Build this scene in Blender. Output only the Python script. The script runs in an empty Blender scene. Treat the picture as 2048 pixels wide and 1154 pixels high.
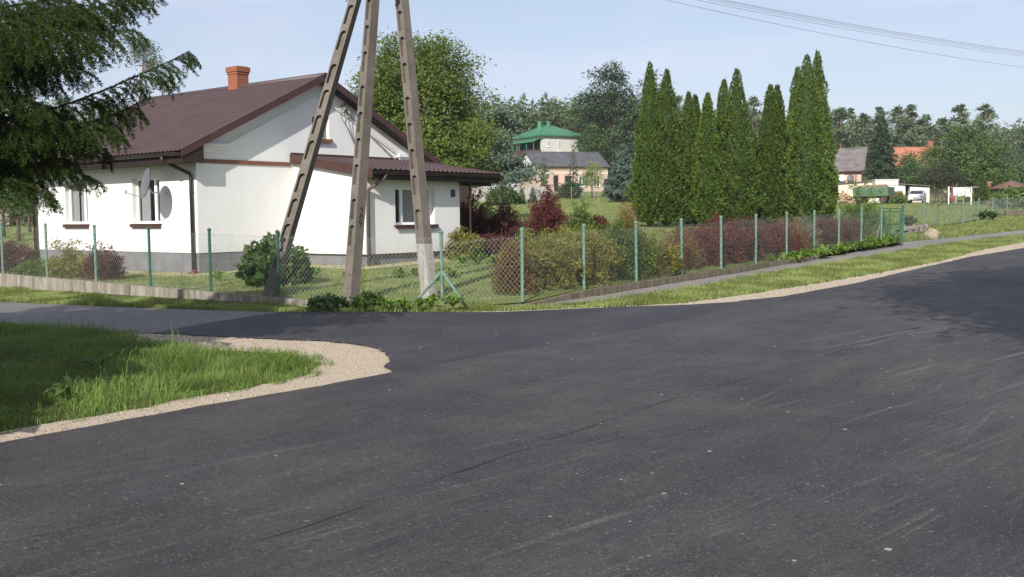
import bpy, bmesh, math, random
import numpy as np
from mathutils import Vector, Matrix
R_ = math.radians
SC = bpy.context.scene
COL = SC.collection
RNG = np.random.default_rng(7)
random.seed(7)

# ------------------------------------------------------------------ camera
F, CX, CY, HY, CAMZ = 2088.0, 1024.0, 577.0, 432.0, 1.6
PITCH, ROLL = math.atan((CY - HY) / F), math.atan(.0105)
fwd = np.array([0, math.cos(PITCH), -math.sin(PITCH)])
up0 = np.array([0, math.sin(PITCH), math.cos(PITCH)])
CR = math.cos(ROLL) * np.array([1., 0, 0]) - math.sin(ROLL) * up0
CU = math.cos(ROLL) * up0 + math.sin(ROLL) * np.array([1., 0, 0])
cd = bpy.data.cameras.new("camera")
cam = bpy.data.objects.new("camera", cd)
COL.objects.link(cam)
cd.sensor_width = 36.0
cd.lens = 36.0 * F / 2048.0
cd.clip_start, cd.clip_end = .05, 3000
m = Matrix.Identity(4)
for i in range(3):
    m[i][0], m[i][1], m[i][2] = CR[i], CU[i], -fwd[i]
m[2][3] = CAMZ
cam.matrix_world = m
SC.camera = cam

# ------------------------------------------------------------------ sky, sun, exposure
SUN_H = Vector((-.30, -.954)).normalized()
SUN_EL = R_(31)
w = bpy.data.worlds.new("World")
SC.world = w
w.use_nodes = True
nt = w.node_tree
sky = nt.nodes.new("ShaderNodeTexSky")
sky.sky_type = 'NISHITA'
sky.sun_disc = False
sky.sun_elevation = SUN_EL
sky.sun_rotation = math.atan2(SUN_H.x, SUN_H.y)
sky.altitude = 150
sky.air_density = 1.0
sky.dust_density = 1.5
sky.ozone_density = 1.6
tc = nt.nodes.new("ShaderNodeTexCoord")
mp = nt.nodes.new("ShaderNodeMapping")
mp.inputs['Scale'].default_value = (1.2, 1.2, 5.5)
nz = nt.nodes.new("ShaderNodeTexNoise")
nz.inputs['Scale'].default_value = 2.2
nz.inputs['Detail'].default_value = 6
nz.inputs['Roughness'].default_value = .55
cr = nt.nodes.new("ShaderNodeValToRGB")
cr.color_ramp.elements[0].position = .44
cr.color_ramp.elements[0].color = (.37, .37, .37, 1)
cr.color_ramp.elements[1].position = .74
cr.color_ramp.elements[1].color = (.80, .80, .80, 1)
mx = nt.nodes.new("ShaderNodeMixRGB")
mx.inputs[2].default_value = (6.4, 6.6, 8.0, 1)
bg = nt.nodes['Background']
bg.inputs['Strength'].default_value = .10
L = nt.links.new
L(tc.outputs['Generated'], mp.inputs['Vector'])
L(mp.outputs['Vector'], nz.inputs['Vector'])
L(nz.outputs['Fac'], cr.inputs['Fac'])
L(cr.outputs['Color'], mx.inputs[0])
L(sky.outputs['Color'], mx.inputs[1])
L(mx.outputs['Color'], bg.inputs['Color'])
sd = bpy.data.lights.new("sun", 'SUN')
sd.energy = 4.7
sd.angle = R_(.53)
sd.color = (1.0, .95, .87)
sun = bpy.data.objects.new("sun", sd)
COL.objects.link(sun)
sdir = Vector((SUN_H.x * math.cos(SUN_EL), SUN_H.y * math.cos(SUN_EL), math.sin(SUN_EL)))
sun.rotation_euler = sdir.to_track_quat('Z', 'Y').to_euler()
sun.location = (-20, -40, 40)
SC.view_settings.view_transform = 'Standard'
SC.view_settings.look = 'None'
SC.view_settings.exposure = 0.36
SC.view_settings.gamma = 1
SC.cycles.max_bounces = 6
SC.cycles.transparent_max_bounces = 8

# ------------------------------------------------------------------ terrain and placing
def sp(t, k=3.0):
    t = np.asarray(t, float)
    return np.where(t / k > 30, t, k * np.log1p(np.exp(np.clip(t / k, -50, 30))))
def zt(x, y):
    x = np.asarray(x, float); y = np.asarray(y, float)
    return (.026 * sp(y - 14 - .9 * sp(-(x + 1), 1.5))
            + .026 * (sp(y - 70, 6) - sp(y - 150, 6)) / (1 + np.exp(-np.clip((22 - x) / 4, -40, 40)))
            - .022 * sp(y - 190, 8))
def sstep(a, b, v):
    t = np.clip((np.asarray(v, float) - a) / (b - a), 0, 1)
    return t * t * (3 - 2 * t)
def goff(x, y):
    x = np.asarray(x, float); y = np.asarray(y, float)
    ax_, ay_, bx_, by_ = -2.72, 17.43, -.55, 17.40      # the cut corner by the pole lies at verge level
    t = np.clip(((x - ax_) * (bx_ - ax_) + (y - ay_) * (by_ - ay_)) / ((bx_ - ax_) ** 2 + (by_ - ay_) ** 2), 0, 1)
    dc = np.hypot(x - ax_ - t * (bx_ - ax_), y - ay_ - t * (by_ - ay_))
    return (.14 - .12 * sstep(33, 38, y) * sstep(2, 8, x)) * (.12 + .88 * sstep(.1, 1.5, dc))
def zg(x, y):                       # top of the garden lawn
    return float(zt(x, y) + goff(x, y))
def proj(p):
    q = np.array(p, float) - [0, 0, CAMZ]
    d = q @ fwd
    return CX + F * (q @ CR) / d, CY - F * (q @ CU) / d
def G(px, py, off=0.0):             # where a sight line meets the terrain
    v = fwd + CR * ((px - CX) / F) - CU * ((py - CY) / F)
    o = np.array([0, 0, CAMZ])
    t = prev = 2.0
    while t < 900:
        p = o + v * t
        if p[2] < zt(p[0], p[1]) + off:
            a, b = prev, t
            for _ in range(36):
                mm = (a + b) / 2
                p = o + v * mm
                if p[2] < zt(p[0], p[1]) + off: b = mm
                else: a = mm
            return p
        prev = t
        t *= 1.03
    return o + v * 900
def at(px, d, z=None):              # a spot on the lawn seen at column px, d metres ahead
    x = (px - CX) / F * d
    for _ in range(4):
        x += (px - proj((x, d, zg(x, d)))[0]) / F * d
    return Vector((x, d, zg(x, d) if z is None else z))
def zat(py, d, px=1024):            # height seen at row py, d metres ahead
    return CAMZ + ((HY - .0105 * (px - CX)) - py) / F * d * 1.0

# ------------------------------------------------------------------ object helpers
def link(o, parent=None):
    COL.objects.link(o)
    if parent is not None: o.parent = parent
    return o
def tag(o, label, cat, group=None, kind=None):
    o['label'] = label
    o['category'] = cat
    if group: o['group'] = group
    if kind: o['kind'] = kind
    return o
def thing(name, label, cat, loc=(0, 0, 0), rz=0.0, group=None):
    o = bpy.data.objects.new(name, None)
    o.empty_display_size = .2
    o.location = loc
    o.rotation_euler = (0, 0, rz)
    COL.objects.link(o)
    return tag(o, label, cat, group)
def struct(o, label=None, kind='structure'):
    o['kind'] = kind
    if label: o['label'] = label
    return o
class MB:
    def __init__(s): s.v, s.f = [], []
    def poly(s, pts):
        n = len(s.v); s.v += [tuple(p) for p in pts]; s.f.append(tuple(range(n, n + len(pts))))
    def add(s, vs, fs):
        n = len(s.v); s.v += [tuple(p) for p in vs]; s.f += [tuple(n + i for i in f) for f in fs]
        return s
    def pbox(s, p, a, b, c):
        p, a, b, c = map(Vector, (p, a, b, c))
        vs = [p, p + a, p + a + b, p + b, p + c, p + a + c, p + a + b + c, p + b + c]
        fs = [(0, 3, 2, 1), (4, 5, 6, 7), (0, 1, 5, 4), (1, 2, 6, 5), (2, 3, 7, 6), (3, 0, 4, 7)]
        if a.cross(b).dot(c) < 0: fs = [f[::-1] for f in fs]
        return s.add(vs, fs)
    def box(s, x0, x1, y0, y1, z0, z1):
        return s.pbox((x0, y0, z0), (x1 - x0, 0, 0), (0, y1 - y0, 0), (0, 0, z1 - z0))
    def hexa(s, q):                  # 4 bottom + 4 top corners
        return s.add(q, [(0, 3, 2, 1), (4, 5, 6, 7), (0, 1, 5, 4), (1, 2, 6, 5), (2, 3, 7, 6), (3, 0, 4, 7)])
    def prism(s, pts, ext):
        n = len(pts); ext = Vector(ext); pts = [Vector(p) for p in pts]
        return s.add(pts + [p + ext for p in pts], [tuple(range(n))[::-1], tuple(range(n, 2 * n))] +
                     [(i, (i + 1) % n, n + (i + 1) % n, n + i) for i in range(n)])
    def tube(s, pts, r, n=6, cap=True):
        pts = [Vector(p) for p in pts]
        k = len(pts)
        rs = r if hasattr(r, '__len__') else [r] * k
        n0 = len(s.v); ref = None
        for i, p in enumerate(pts):
            d = (pts[min(i + 1, k - 1)] - pts[max(i - 1, 0)]).normalized()
            if ref is None: ref = d.orthogonal().normalized()
            ref = (ref - d * ref.dot(d)); ref = ref.normalized() if ref.length > 1e-6 else d.orthogonal().normalized()
            b = d.cross(ref)
            for j in range(n):
                a = 2 * math.pi * j / n
                s.v.append(tuple(p + (ref * math.cos(a) + b * math.sin(a)) * rs[i]))
        for i in range(k - 1):
            for j in range(n):
                a, b = n0 + i * n + j, n0 + i * n + (j + 1) % n
                s.f.append((a, b, b + n, a + n))
        if cap:
            s.f.append(tuple(n0 + j for j in range(n))[::-1])
            s.f.append(tuple(n0 + (k - 1) * n + j for j in range(n)))
        return s
    def lathe(s, prof, n=12, c=(0, 0, 0)):
        n0 = len(s.v)
        for (r, z) in prof:
            for j in range(n):
                a = 2 * math.pi * j / n
                s.v.append((c[0] + r * math.cos(a), c[1] + r * math.sin(a), c[2] + z))
        for i in range(len(prof) - 1):
            for j in range(n):
                a, b = n0 + i * n + j, n0 + i * n + (j + 1) % n
                s.f.append((a, b, b + n, a + n))
        return s
    def build(s, name, mat, parent=None, smooth=False, bevel=0):
        me = bpy.data.meshes.new(name)
        me.from_pydata(s.v, [], s.f)
        if bevel:
            bm = bmesh.new(); bm.from_mesh(me)
            bmesh.ops.remove_doubles(bm, verts=bm.verts, dist=1e-5)
            bmesh.ops.bevel(bm, geom=[e for e in bm.edges if e.is_manifold and e.calc_face_angle(0) > .5], offset=bevel, segments=1, affect='EDGES')
            bm.to_mesh(me); bm.free()
        me.materials.append(mat)
        if smooth: me.polygons.foreach_set('use_smooth', [True] * len(me.polygons))
        me.update()
        return link(bpy.data.objects.new(name, me), parent)
def npobj(name, quads, mat, parent=None):
    """quads: array (N,4,3) of separate faces"""
    q = np.ascontiguousarray(np.concatenate(quads) if isinstance(quads, list) else quads, dtype=np.float32)
    n = len(q)
    me = bpy.data.meshes.new(name)
    me.vertices.add(4 * n); me.loops.add(4 * n); me.polygons.add(n)
    me.vertices.foreach_set('co', q.reshape(-1))
    me.loops.foreach_set('vertex_index', np.arange(4 * n, dtype=np.int32))
    me.polygons.foreach_set('loop_start', np.arange(0, 4 * n, 4, dtype=np.int32))
    me.update(calc_edges=True)
    me.materials.append(mat)
    return link(bpy.data.objects.new(name, me), parent)
def nrm(v):
    return v / np.maximum(np.linalg.norm(v, axis=-1, keepdims=True), 1e-9)
def leaves(P, D, N, ln, wd, wmid=.45):
    """leaf-shaped quads from P along D, faces looking along N"""
    D = nrm(D); S = nrm(np.cross(D, N)); ln = np.broadcast_to(ln, (len(P),))[:, None]; wd = np.broadcast_to(wd, (len(P),))[:, None]
    up = nrm(np.cross(S, D)) * ln * .06
    return np.stack([P, P + D * ln * wmid + S * wd / 2 + up, P + D * ln, P + D * ln * wmid - S * wd / 2 + up], 1)

# ------------------------------------------------------------------ materials
def newmat(name):
    mt = bpy.data.materials.new(name); mt.use_nodes = True
    return mt, mt.node_tree, mt.node_tree.nodes['Principled BSDF']
def noise(nt, vec, scale, detail=3, rough=.55, dist=0.0):
    n = nt.nodes.new("ShaderNodeTexNoise")
    n.inputs['Scale'].default_value = scale; n.inputs['Detail'].default_value = detail
    n.inputs['Roughness'].default_value = rough; n.inputs['Distortion'].default_value = dist
    if vec is not None: nt.links.new(vec, n.inputs['Vector'])
    return n.outputs['Fac']
def ramp(nt, fac, stops):
    n = nt.nodes.new("ShaderNodeValToRGB")
    e = n.color_ramp.elements
    while len(e) < len(stops): e.new(.5)
    for el, (p, c) in zip(e, stops):
        el.position = p
        el.color = (c, c, c, 1) if not hasattr(c, '__len__') else (*c, 1)
    nt.links.new(fac, n.inputs['Fac'])
    return n.outputs['Color']
def mix(nt, fac, a, b, mode='MIX'):
    n = nt.nodes.new("ShaderNodeMixRGB"); n.blend_type = mode
    for i, v in enumerate((fac, a, b)):
        if hasattr(v, 'node'): nt.links.new(v, n.inputs[i])
        else: n.inputs[i].default_value = v if i == 0 else (*v, 1)
    return n.outputs['Color']
def mth(nt, op, a, b=0.0):
    n = nt.nodes.new("ShaderNodeMath"); n.operation = op
    for i, v in enumerate((a, b)):
        if hasattr(v, 'node'): nt.links.new(v, n.inputs[i])
        else: n.inputs[i].default_value = v
    return n.outputs[0]
def coords(nt, kind='Object', scale=(1, 1, 1), rot=(0, 0, 0)):
    t = nt.nodes.new("ShaderNodeTexCoord"); o = t.outputs[kind]
    for key, val, idle in (('Rotation', rot, (0, 0, 0)), ('Scale', scale, (1, 1, 1))):   # turn first, then stretch
        if tuple(val) != idle:
            mp = nt.nodes.new("ShaderNodeMapping"); mp.inputs[key].default_value = val
            nt.links.new(o, mp.inputs['Vector']); o = mp.outputs['Vector']
    return o
def bump(nt, p, h, strength=.3, dist=.02):
    b = nt.nodes.new("ShaderNodeBump"); b.inputs['Strength'].default_value = strength; b.inputs['Distance'].default_value = dist
    nt.links.new(h, b.inputs['Height']); nt.links.new(b.outputs['Normal'], p.inputs['Normal'])
def M(name, col, rough=.7, var=.18, scale=3.0, bmp=0.0, bscale=60, col2=None, spec=.3, metal=0.0, det=5):
    mt, nt, p = newmat(name)
    v = coords(nt)
    c2 = col2 or tuple(c * (1 + var) for c in col)
    c1 = col if col2 else tuple(c * (1 - var) for c in col)
    f = noise(nt, v, scale, det)
    nt.links.new(mix(nt, ramp(nt, f, [(.3, 0), (.7, 1)]), c1, c2), p.inputs['Base Color'])
    p.inputs['Roughness'].default_value = rough
    p.inputs['Specular IOR Level'].default_value = spec
    p.inputs['Metallic'].default_value = metal
    if bmp: bump(nt, p, noise(nt, v, bscale, 4), bmp)
    return mt
def LM(name, c1, c2, c3=None, trans=.3, scale=.8, rough=.55, spec=.25):
    """foliage: colour differs from leaf to leaf and from bough to bough"""
    mt, nt, p = newmat(name)
    g = nt.nodes.new("ShaderNodeNewGeometry")
    oi = nt.nodes.new("ShaderNodeObjectInfo")
    stops = [(0, c1), (.62, c2)] + ([(.8, c2), (.97, c3)] if c3 else [])
    n = noise(nt, coords(nt), scale, 2)
    f = mth(nt, 'ADD', mth(nt, 'MULTIPLY', g.outputs['Random Per Island'], .62), mth(nt, 'MULTIPLY', mth(nt, 'SUBTRACT', n, .3), .85))
    col = ramp(nt, f, stops)
    hs = nt.nodes.new("ShaderNodeHueSaturation")
    nt.links.new(col, hs.inputs['Color'])
    nt.links.new(mth(nt, 'ADD', .85, mth(nt, 'MULTIPLY', oi.outputs['Random'], .3)), hs.inputs['Value'])
    col = hs.outputs['Color']
    nt.links.new(col, p.inputs['Base Color'])
    p.inputs['Roughness'].default_value = rough
    p.inputs['Specular IOR Level'].default_value = spec
    if trans:
        t = nt.nodes.new("ShaderNodeBsdfTranslucent")
        nt.links.new(mix(nt, 1.0, col, (1.15, 1.25, .7), 'MULTIPLY'), t.inputs['Color'])
        ms = nt.nodes.new("ShaderNodeMixShader"); ms.inputs[0].default_value = trans
        nt.links.new(p.outputs[0], ms.inputs[1]); nt.links.new(t.outputs[0], ms.inputs[2])
        nt.links.new(ms.outputs[0], nt.nodes['Material Output'].inputs['Surface'])
    return mt
ROADA = math.atan2(.83, .555)
def asphalt(name, dark, light, dust, streak=1.0, dustamt=.5, aged=0.0):
    mt, nt, p = newmat(name)
    o = coords(nt)
    grain = noise(nt, o, 110, 3, .7)
    grain2 = noise(nt, o, 34, 3, .7)
    big = noise(nt, o, .33, 4, .6, .6)
    mid = noise(nt, o, 1.7, 5, .65)
    base = mix(nt, ramp(nt, grain, [(.32, 0), (.72, 1)]), dark, light)
    base = mix(nt, ramp(nt, mid, [(.35, .0), (.7, .45)]), base, tuple(c * 1.28 for c in light))
    for vs, lo_, hi_, amt_ in ((95, .20, .80, .60), (48, .10, .90, .55), (26, .02, .988, .6)):      # stones showing in the surface
        vg_ = nt.nodes.new("ShaderNodeTexVoronoi"); vg_.inputs['Scale'].default_value = vs; nt.links.new(o, vg_.inputs['Vector'])
        sg_ = nt.nodes.new("ShaderNodeSeparateColor"); nt.links.new(vg_.outputs['Color'], sg_.inputs[0])
        rim_ = ramp(nt, vg_.outputs['Distance'], [(.24, 1), (.42, 0)])
        base = mix(nt, mth(nt, 'MULTIPLY', mth(nt, 'MULTIPLY', mth(nt, 'GREATER_THAN', sg_.outputs[0], hi_), rim_), amt_), base, tuple(c * 3.6 for c in light))
        base = mix(nt, mth(nt, 'MULTIPLY', mth(nt, 'MULTIPLY', mth(nt, 'LESS_THAN', sg_.outputs[0], lo_ + .05), rim_), amt_), base, tuple(c * .35 for c in dark))
    tone = noise(nt, coords(nt, scale=(.12, .55, 1), rot=(0, 0, -ROADA)), 1.0, 5, .6)
    base = mix(nt, 1.0, base, ramp(nt, tone, [(.30, .74), (.70, 1.30)]), 'MULTIPLY')
    # light film of dust in patches, dragged along the way the traffic goes
    al = coords(nt, scale=(.35, 2.2, 1), rot=(0, 0, -ROADA))
    dn = noise(nt, al, .9, 8, .72, .4)
    df = mth(nt, 'MULTIPLY', ramp(nt, dn, [(.36, 0), (.66, 1)]), ramp(nt, big, [(.40, 0), (.62, 1)]))
    df = mth(nt, 'MULTIPLY', df, ramp(nt, noise(nt, o, 21, 4, .8), [(.38, .12), (.62, 1)]))
    base = mix(nt, mth(nt, 'MULTIPLY', df, dustamt), base, dust)
    if streak:
        sxy = nt.nodes.new("ShaderNodeSeparateXYZ"); nt.links.new(coords(nt, rot=(0, 0, -ROADA)), sxy.inputs[0])
        lane = ramp(nt, mth(nt, 'DIVIDE', sxy.outputs[1], 10), [(.36, 1), (.56, .22)])      # the near lane carries the tyre scuffs
        for sc, rot, lo, hi, amt, s2 in (((.22, 7.0, 1), -.75, .645, .70, .75, .55), ((.5, 15.0, 1), -.82, .66, .72, .5, .8), ((.3, 10.0, 1), -ROADA, .66, .73, .4, .5), ((.35, 26.0, 1), -.78, .60, .74, .42, .4), ((.9, 34.0, 1), -.70, .62, .75, .35, 1.1)):
            wob = noise(nt, o, .6, 2)
            v = coords(nt, scale=sc, rot=(0, 0, rot))
            vm = nt.nodes.new("ShaderNodeVectorMath"); vm.operation = 'ADD'
            cx = nt.nodes.new("ShaderNodeCombineXYZ"); nt.links.new(mth(nt, 'MULTIPLY', wob, 1.1), cx.inputs[1])
            nt.links.new(v, vm.inputs[0]); nt.links.new(cx.outputs[0], vm.inputs[1])
            sn = noise(nt, vm.outputs[0], 1.0, 3, .55)
            gate = ramp(nt, noise(nt, o, s2, 2), [(.40, 0), (.58, 1)])
            f = mth(nt, 'MULTIPLY', ramp(nt, sn, [(lo - .035, 0), (hi, 1)]), gate)
            f = mth(nt, 'MULTIPLY', f, mth(nt, 'MULTIPLY', ramp(nt, grain2, [(.35, .05), (.62, 1)]), amt * streak * .6))
            f = mth(nt, 'MULTIPLY', f, lane)
            base = mix(nt, f, base, (.27, .25, .225))
    vo = nt.nodes.new("ShaderNodeTexVoronoi"); vo.inputs['Scale'].default_value = 4.6
    nt.links.new(o, vo.inputs['Vector'])
    sx = nt.nodes.new("ShaderNodeSeparateColor"); nt.links.new(vo.outputs['Color'], sx.inputs[0])
    thr = mth(nt, 'MULTIPLY', mth(nt, 'SUBTRACT', sx.outputs[0], .5), .17)
    base = mix(nt, mth(nt, 'MULTIPLY', mth(nt, 'LESS_THAN', vo.outputs['Distance'], thr), .85), base, (.42, .40, .37))
    if aged: base = mix(nt, aged, base, (.16, .15, .145))
    nt.links.new(base, p.inputs['Base Color'])
    p.inputs['Roughness'].default_value = .72
    p.inputs['Specular IOR Level'].default_value = .35
    h = mth(nt, 'ADD', grain, mth(nt, 'MULTIPLY', grain2, .6))
    bump(nt, p, h, .55, .012)
    return mt

# ------------------------------------------------------------------ ground sheets
def sheet(name, poly, offf, mat, step=1.5, label=None):
    """flat polygon laid over the terrain: cut into a grid and lifted to the ground height"""
    bm = bmesh.new()
    bm.faces.new([bm.verts.new((p[0], p[1], 0)) for p in poly])
    xs = [p[0] for p in poly]; ys = [p[1] for p in poly]
    for ax, lo, hi in ((0, min(xs), max(xs)), (1, min(ys), max(ys))):
        c = lo + step
        st = step
        while c < hi:
            no = (1, 0, 0) if ax == 0 else (0, 1, 0)
            co = (c, 0, 0) if ax == 0 else (0, c, 0)
            bmesh.ops.bisect_plane(bm, geom=bm.verts[:] + bm.edges[:] + bm.faces[:], dist=1e-4, plane_co=co, plane_no=no)
            far = max(0, abs(c) - 60)
            c += st + far * .08
    bmesh.ops.triangulate(bm, faces=[f for f in bm.faces if len(f.verts) > 4])
    bm.normal_update()
    for v in bm.verts:
        v.co.z = float(zt(v.co.x, v.co.y)) + (offf(v.co.x, v.co.y) if callable(offf) else offf)
    for f in bm.faces:
        if f.normal.z < 0: f.normal_flip()
    me = bpy.data.meshes.new(name); bm.to_mesh(me); bm.free()
    me.materials.append(mat)
    me.polygons.foreach_set('use_smooth', [True] * len(me.polygons))
    return struct(link(bpy.data.objects.new(name, me)), label)
def g2(*px): return [tuple(G(a, b)[:2]) for a, b in px]
def rough(pts, amp=.05, step=.22, seed=1):
    r = np.random.default_rng(seed); out = []
    for a, b in zip(pts[:-1], pts[1:]):
        a, b = np.array(a), np.array(b); ln = np.linalg.norm(b - a)
        n = int(min(60, max(1, ln / step)))
        for i in range(n):
            q = a + (b - a) * i / n
            out.append(tuple(q + r.normal(0, amp * .5, 2)))
    out.append(tuple(pts[-1]))
    return out
def ext(a, b, ln):                  # go on past b, away from a
    a, b = np.array(a), np.array(b); d = (b - a) / np.linalg.norm(b - a)
    return tuple(b + d * ln)
def inpoly(P, poly):
    x, y = P[:, 0], P[:, 1]; r = np.zeros(len(P), bool); n = len(poly)
    for i in range(n):
        (x0, y0), (x1, y1) = poly[i], poly[(i + 1) % n]
        c = ((y0 > y) != (y1 > y)) & (x < (x1 - x0) * (y - y0) / ((y1 - y0) if abs(y1 - y0) > 1e-9 else 1e-9) + x0)
        r ^= c
    return r

def ground_mat(name, c1, c2, c3, s1=.25, s2=6, bmp=.4):
    mt, nt, p = newmat(name)
    o = coords(nt)
    a = mix(nt, ramp(nt, noise(nt, o, s1, 5, .6), [(.35, 0), (.65, 1)]), c1, c2)
    a = mix(nt, ramp(nt, noise(nt, o, s2, 5, .7), [(.45, 0), (.75, .7)]), a, c3)
    g = noise(nt, o, 38, 3, .7)
    a = mix(nt, ramp(nt, g, [(.3, .55), (.6, 0)]), a, tuple(c * .5 for c in c1))
    nt.links.new(a, p.inputs['Base Color'])
    p.inputs['Roughness'].default_value = .95; p.inputs['Specular IOR Level'].default_value = .1
    bump(nt, p, mth(nt, 'ADD', g, noise(nt, o, 9, 4)), bmp, .05)
    return mt
m_soil = ground_mat('verge_soil', (.07, .10, .03), (.11, .12, .045), (.13, .11, .06))
m_lawn = ground_mat('lawn', (.165, .21, .07), (.23, .25, .10), (.27, .255, .125), .12, 1.6, .5)
m_road = asphalt('fresh_asphalt', (.014, .0135, .0148), (.058, .0545, .0555), (.165, .14, .115), 1.3, .6)
m_patch = asphalt('new_patch_asphalt', (.013, .0125, .0165), (.042, .040, .048), (.13, .12, .11), .25, .55)
m_old = asphalt('old_asphalt', (.075, .071, .071), (.155, .146, .142), (.24, .22, .195), .2, .5, .3)
m_walk = asphalt('path_asphalt', (.14, .128, .115), (.26, .24, .215), (.30, .27, .23), .15, .5, .25)
def gravel_mat():
    mt, nt, p = newmat('sandy_gravel')
    o = coords(nt)
    vo = nt.nodes.new("ShaderNodeTexVoronoi"); vo.inputs['Scale'].default_value = 75
    nt.links.new(o, vo.inputs['Vector'])
    sx = nt.nodes.new("ShaderNodeSeparateColor"); nt.links.new(vo.outputs['Color'], sx.inputs[0])
    a = mix(nt, sx.outputs[0], (.39, .315, .23), (.60, .51, .40))
    a = mix(nt, ramp(nt, noise(nt, o, 1.3, 5, .65), [(.35, 0), (.7, .75)]), a, (.50, .415, .315))
    a = mix(nt, ramp(nt, noise(nt, o, 7, 4, .7), [(.5, 0), (.75, .6)]), a, (.29, .235, .17))
    nt.links.new(a, p.inputs['Base Color'])
    p.inputs['Roughness'].default_value = .95; p.inputs['Specular IOR Level'].default_value = .1
    bump(nt, p, mth(nt, 'ADD', vo.outputs['Distance'], noise(nt, o, 14, 5, .7)), .5, .02)
    return mt
m_gravel = gravel_mat()

# base terrain
def axis(lo, hi, dlo, dhi, st):
    c = [dlo]
    while c[-1] < dhi: c.append(c[-1] + st)
    s = st; a = c[-1]
    while a < hi: s *= 1.18; a += s; c.append(a)
    s = st; a = dlo; pre = []
    while a > lo: s *= 1.18; a -= s; pre.append(a)
    return np.array(pre[::-1] + c)
gx, gy = axis(-700, 800, -24, 34, 1.0), axis(-120, 1500, -6, 52, 1.0)
XX, YY = np.meshgrid(gx, gy)
leftd = -((XX - 16.4) * .8 - (YY - 33) * .6)
ZZ = zt(XX, YY) - .28 * sstep(44, 54, YY) * sstep(7, 11, leftd) - .10 * sstep(17, 24, YY) * sstep(5.5, 7.5, leftd) * (XX > -4)
me = bpy.data.meshes.new('ground')
nx, ny = len(gx), len(gy)
me.from_pydata(np.stack([XX, YY, ZZ], -1).reshape(-1, 3).tolist(), [], [(j * nx + i, j * nx + i + 1, (j + 1) * nx + i + 1, (j + 1) * nx + i) for j in range(ny - 1) for i in range(nx - 1)])
me.materials.append(m_soil)
me.polygons.foreach_set('use_smooth', [True] * len(me.polygons))
struct(link(bpy.data.objects.new('ground', me)))

# the roads
near_edge = g2((0, 893), (200, 858), (405, 819), (610, 784), (795, 749))
far_edge = g2((890, 627), (1000, 626.5), (1110, 622), (1244, 616), (1381, 611.5), (1480, 605), (1567, 596.5), (1640, 583), (1714, 568.6), (1818, 544), (1940, 516), (2048, 498))
seam = g2((795, 749), (1000, 712), (1250, 668), (1420, 632), (1480, 605))
behind = ext(near_edge[1], near_edge[0], 40)
ahead = ext(far_edge[-3], far_edge[-1], 90)
road_left = [behind] + near_edge + seam[1:] + far_edge[6:] + [ahead]
W_ = 7.35
nr = np.array([.83, -.555])
road_right = [tuple(np.array(behind) + nr * W_), tuple(np.array(near_edge[0]) + nr * W_), tuple(np.array(seam[2]) + nr * W_), tuple(np.array(far_edge[-1]) + nr * W_), tuple(np.array(ahead) + nr * W_)]
rl = [behind] + rough(near_edge, .016, .2, 3)[:-1] + rough(seam, .012, .3, 5)[:-1] + rough(far_edge[5:], .02, .3, 4) + [ahead]
sheet('main_road', rl + road_right[::-1], .034, m_road, 1.4, 'fresh dark asphalt road crossing the foreground')
patch_near = g2((795, 749), (778, 737), (771, 709), (747, 697), (678, 687), (542, 680), (439, 675), (302, 669))
old_near = g2((302, 669), (240, 666), (0, 648)); old_near.append(ext(old_near[1], old_near[2], 30))
old_far = g2((0, 605), (220, 615), (400, 621), (560, 626)); old_far.insert(0, ext(old_far[1], old_far[0], 30))
patch_far = g2((560, 626), (720, 626), (890, 627))
pn = rough(patch_near, .05, .18, 8)
sheet('side_road_mouth', pn + g2((430, 646)) + patch_far[:-1] + rough(far_edge[:6], .02, .3, 4) + [tuple(np.array(p) + nr * .3) for p in seam[::-1]][:-1], .022, m_patch, 1.4, 'new dark asphalt at the mouth of the side road')
sheet('side_road', old_far + g2((575, 630), (430, 650), (315, 668)) + rough(old_near, .04, .3, 2), .013, m_old, 2.0, 'worn grey asphalt side road behind the grass island')
joint = g2((500, 1100), (700, 1034), (900, 962), (1100, 890), (1300, 820), (1450, 776), (1600, 735), (1740, 690), (1850, 655), (2048, 600))
jr = rough(joint, .012, .25, 77)
sheet('road_joint', jr + [tuple(np.array(p) + nr * (.006 + .006 * math.sin(i * 1.3))) for i, p in enumerate(jr)][::-1], .038, M('dark_joint', (.037, .0355, .0365), .85, .5, 9), 3.0, 'dark lengthwise joint in the asphalt of the main road')
# sandy gravel shoulders
isl_in = g2((225, 669), (302, 689), (354, 694), (405, 702), (525, 706), (610, 714), (641, 730), (610, 754), (525, 772), (405, 796), (302, 815), (200, 834), (0, 866))
isl_ext = ext(isl_in[-2], isl_in[-1], 30)
gr_out = [tuple(np.array(p) + nr * .2) for p in [behind] + near_edge[:-1]] + g2((800, 752), (786, 737), (778, 707), (752, 693), (680, 683), (542, 676), (439, 672), (302, 666), (240, 665))
sheet('gravel_shoulder', gr_out + rough(isl_in, .10, .2, 6) + [isl_ext], .008, m_gravel, 1.2, 'sandy gravel strip round the grass island')
far_gr_top = g2((880, 625.5), (1000, 624), (1220, 615), (1366, 607.5), (1440, 597.5), (1500, 589), (1634, 568), (1755, 547), (1874, 525), (1971, 499), (2048, 485.5))
fg = [ext(far_gr_top[-3], far_gr_top[-1], 90)] + rough(far_gr_top[::-1], .07, .25, 9)
sheet('gravel_verge', [tuple(np.array(p) + nr * .25) for p in far_edge + [ahead]] + fg, .008, m_gravel, 1.2, 'pale gravel strip along the far edge of the main road')
walk_top = g2((960, 612.5), (1000, 609.5), (1195, 593), (1342, 568), (1500, 543), (1543, 534), (1606, 521), (1723, 503), (1806, 485), (1875, 479), (1941, 471.5), (2048, 460.5))
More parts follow.
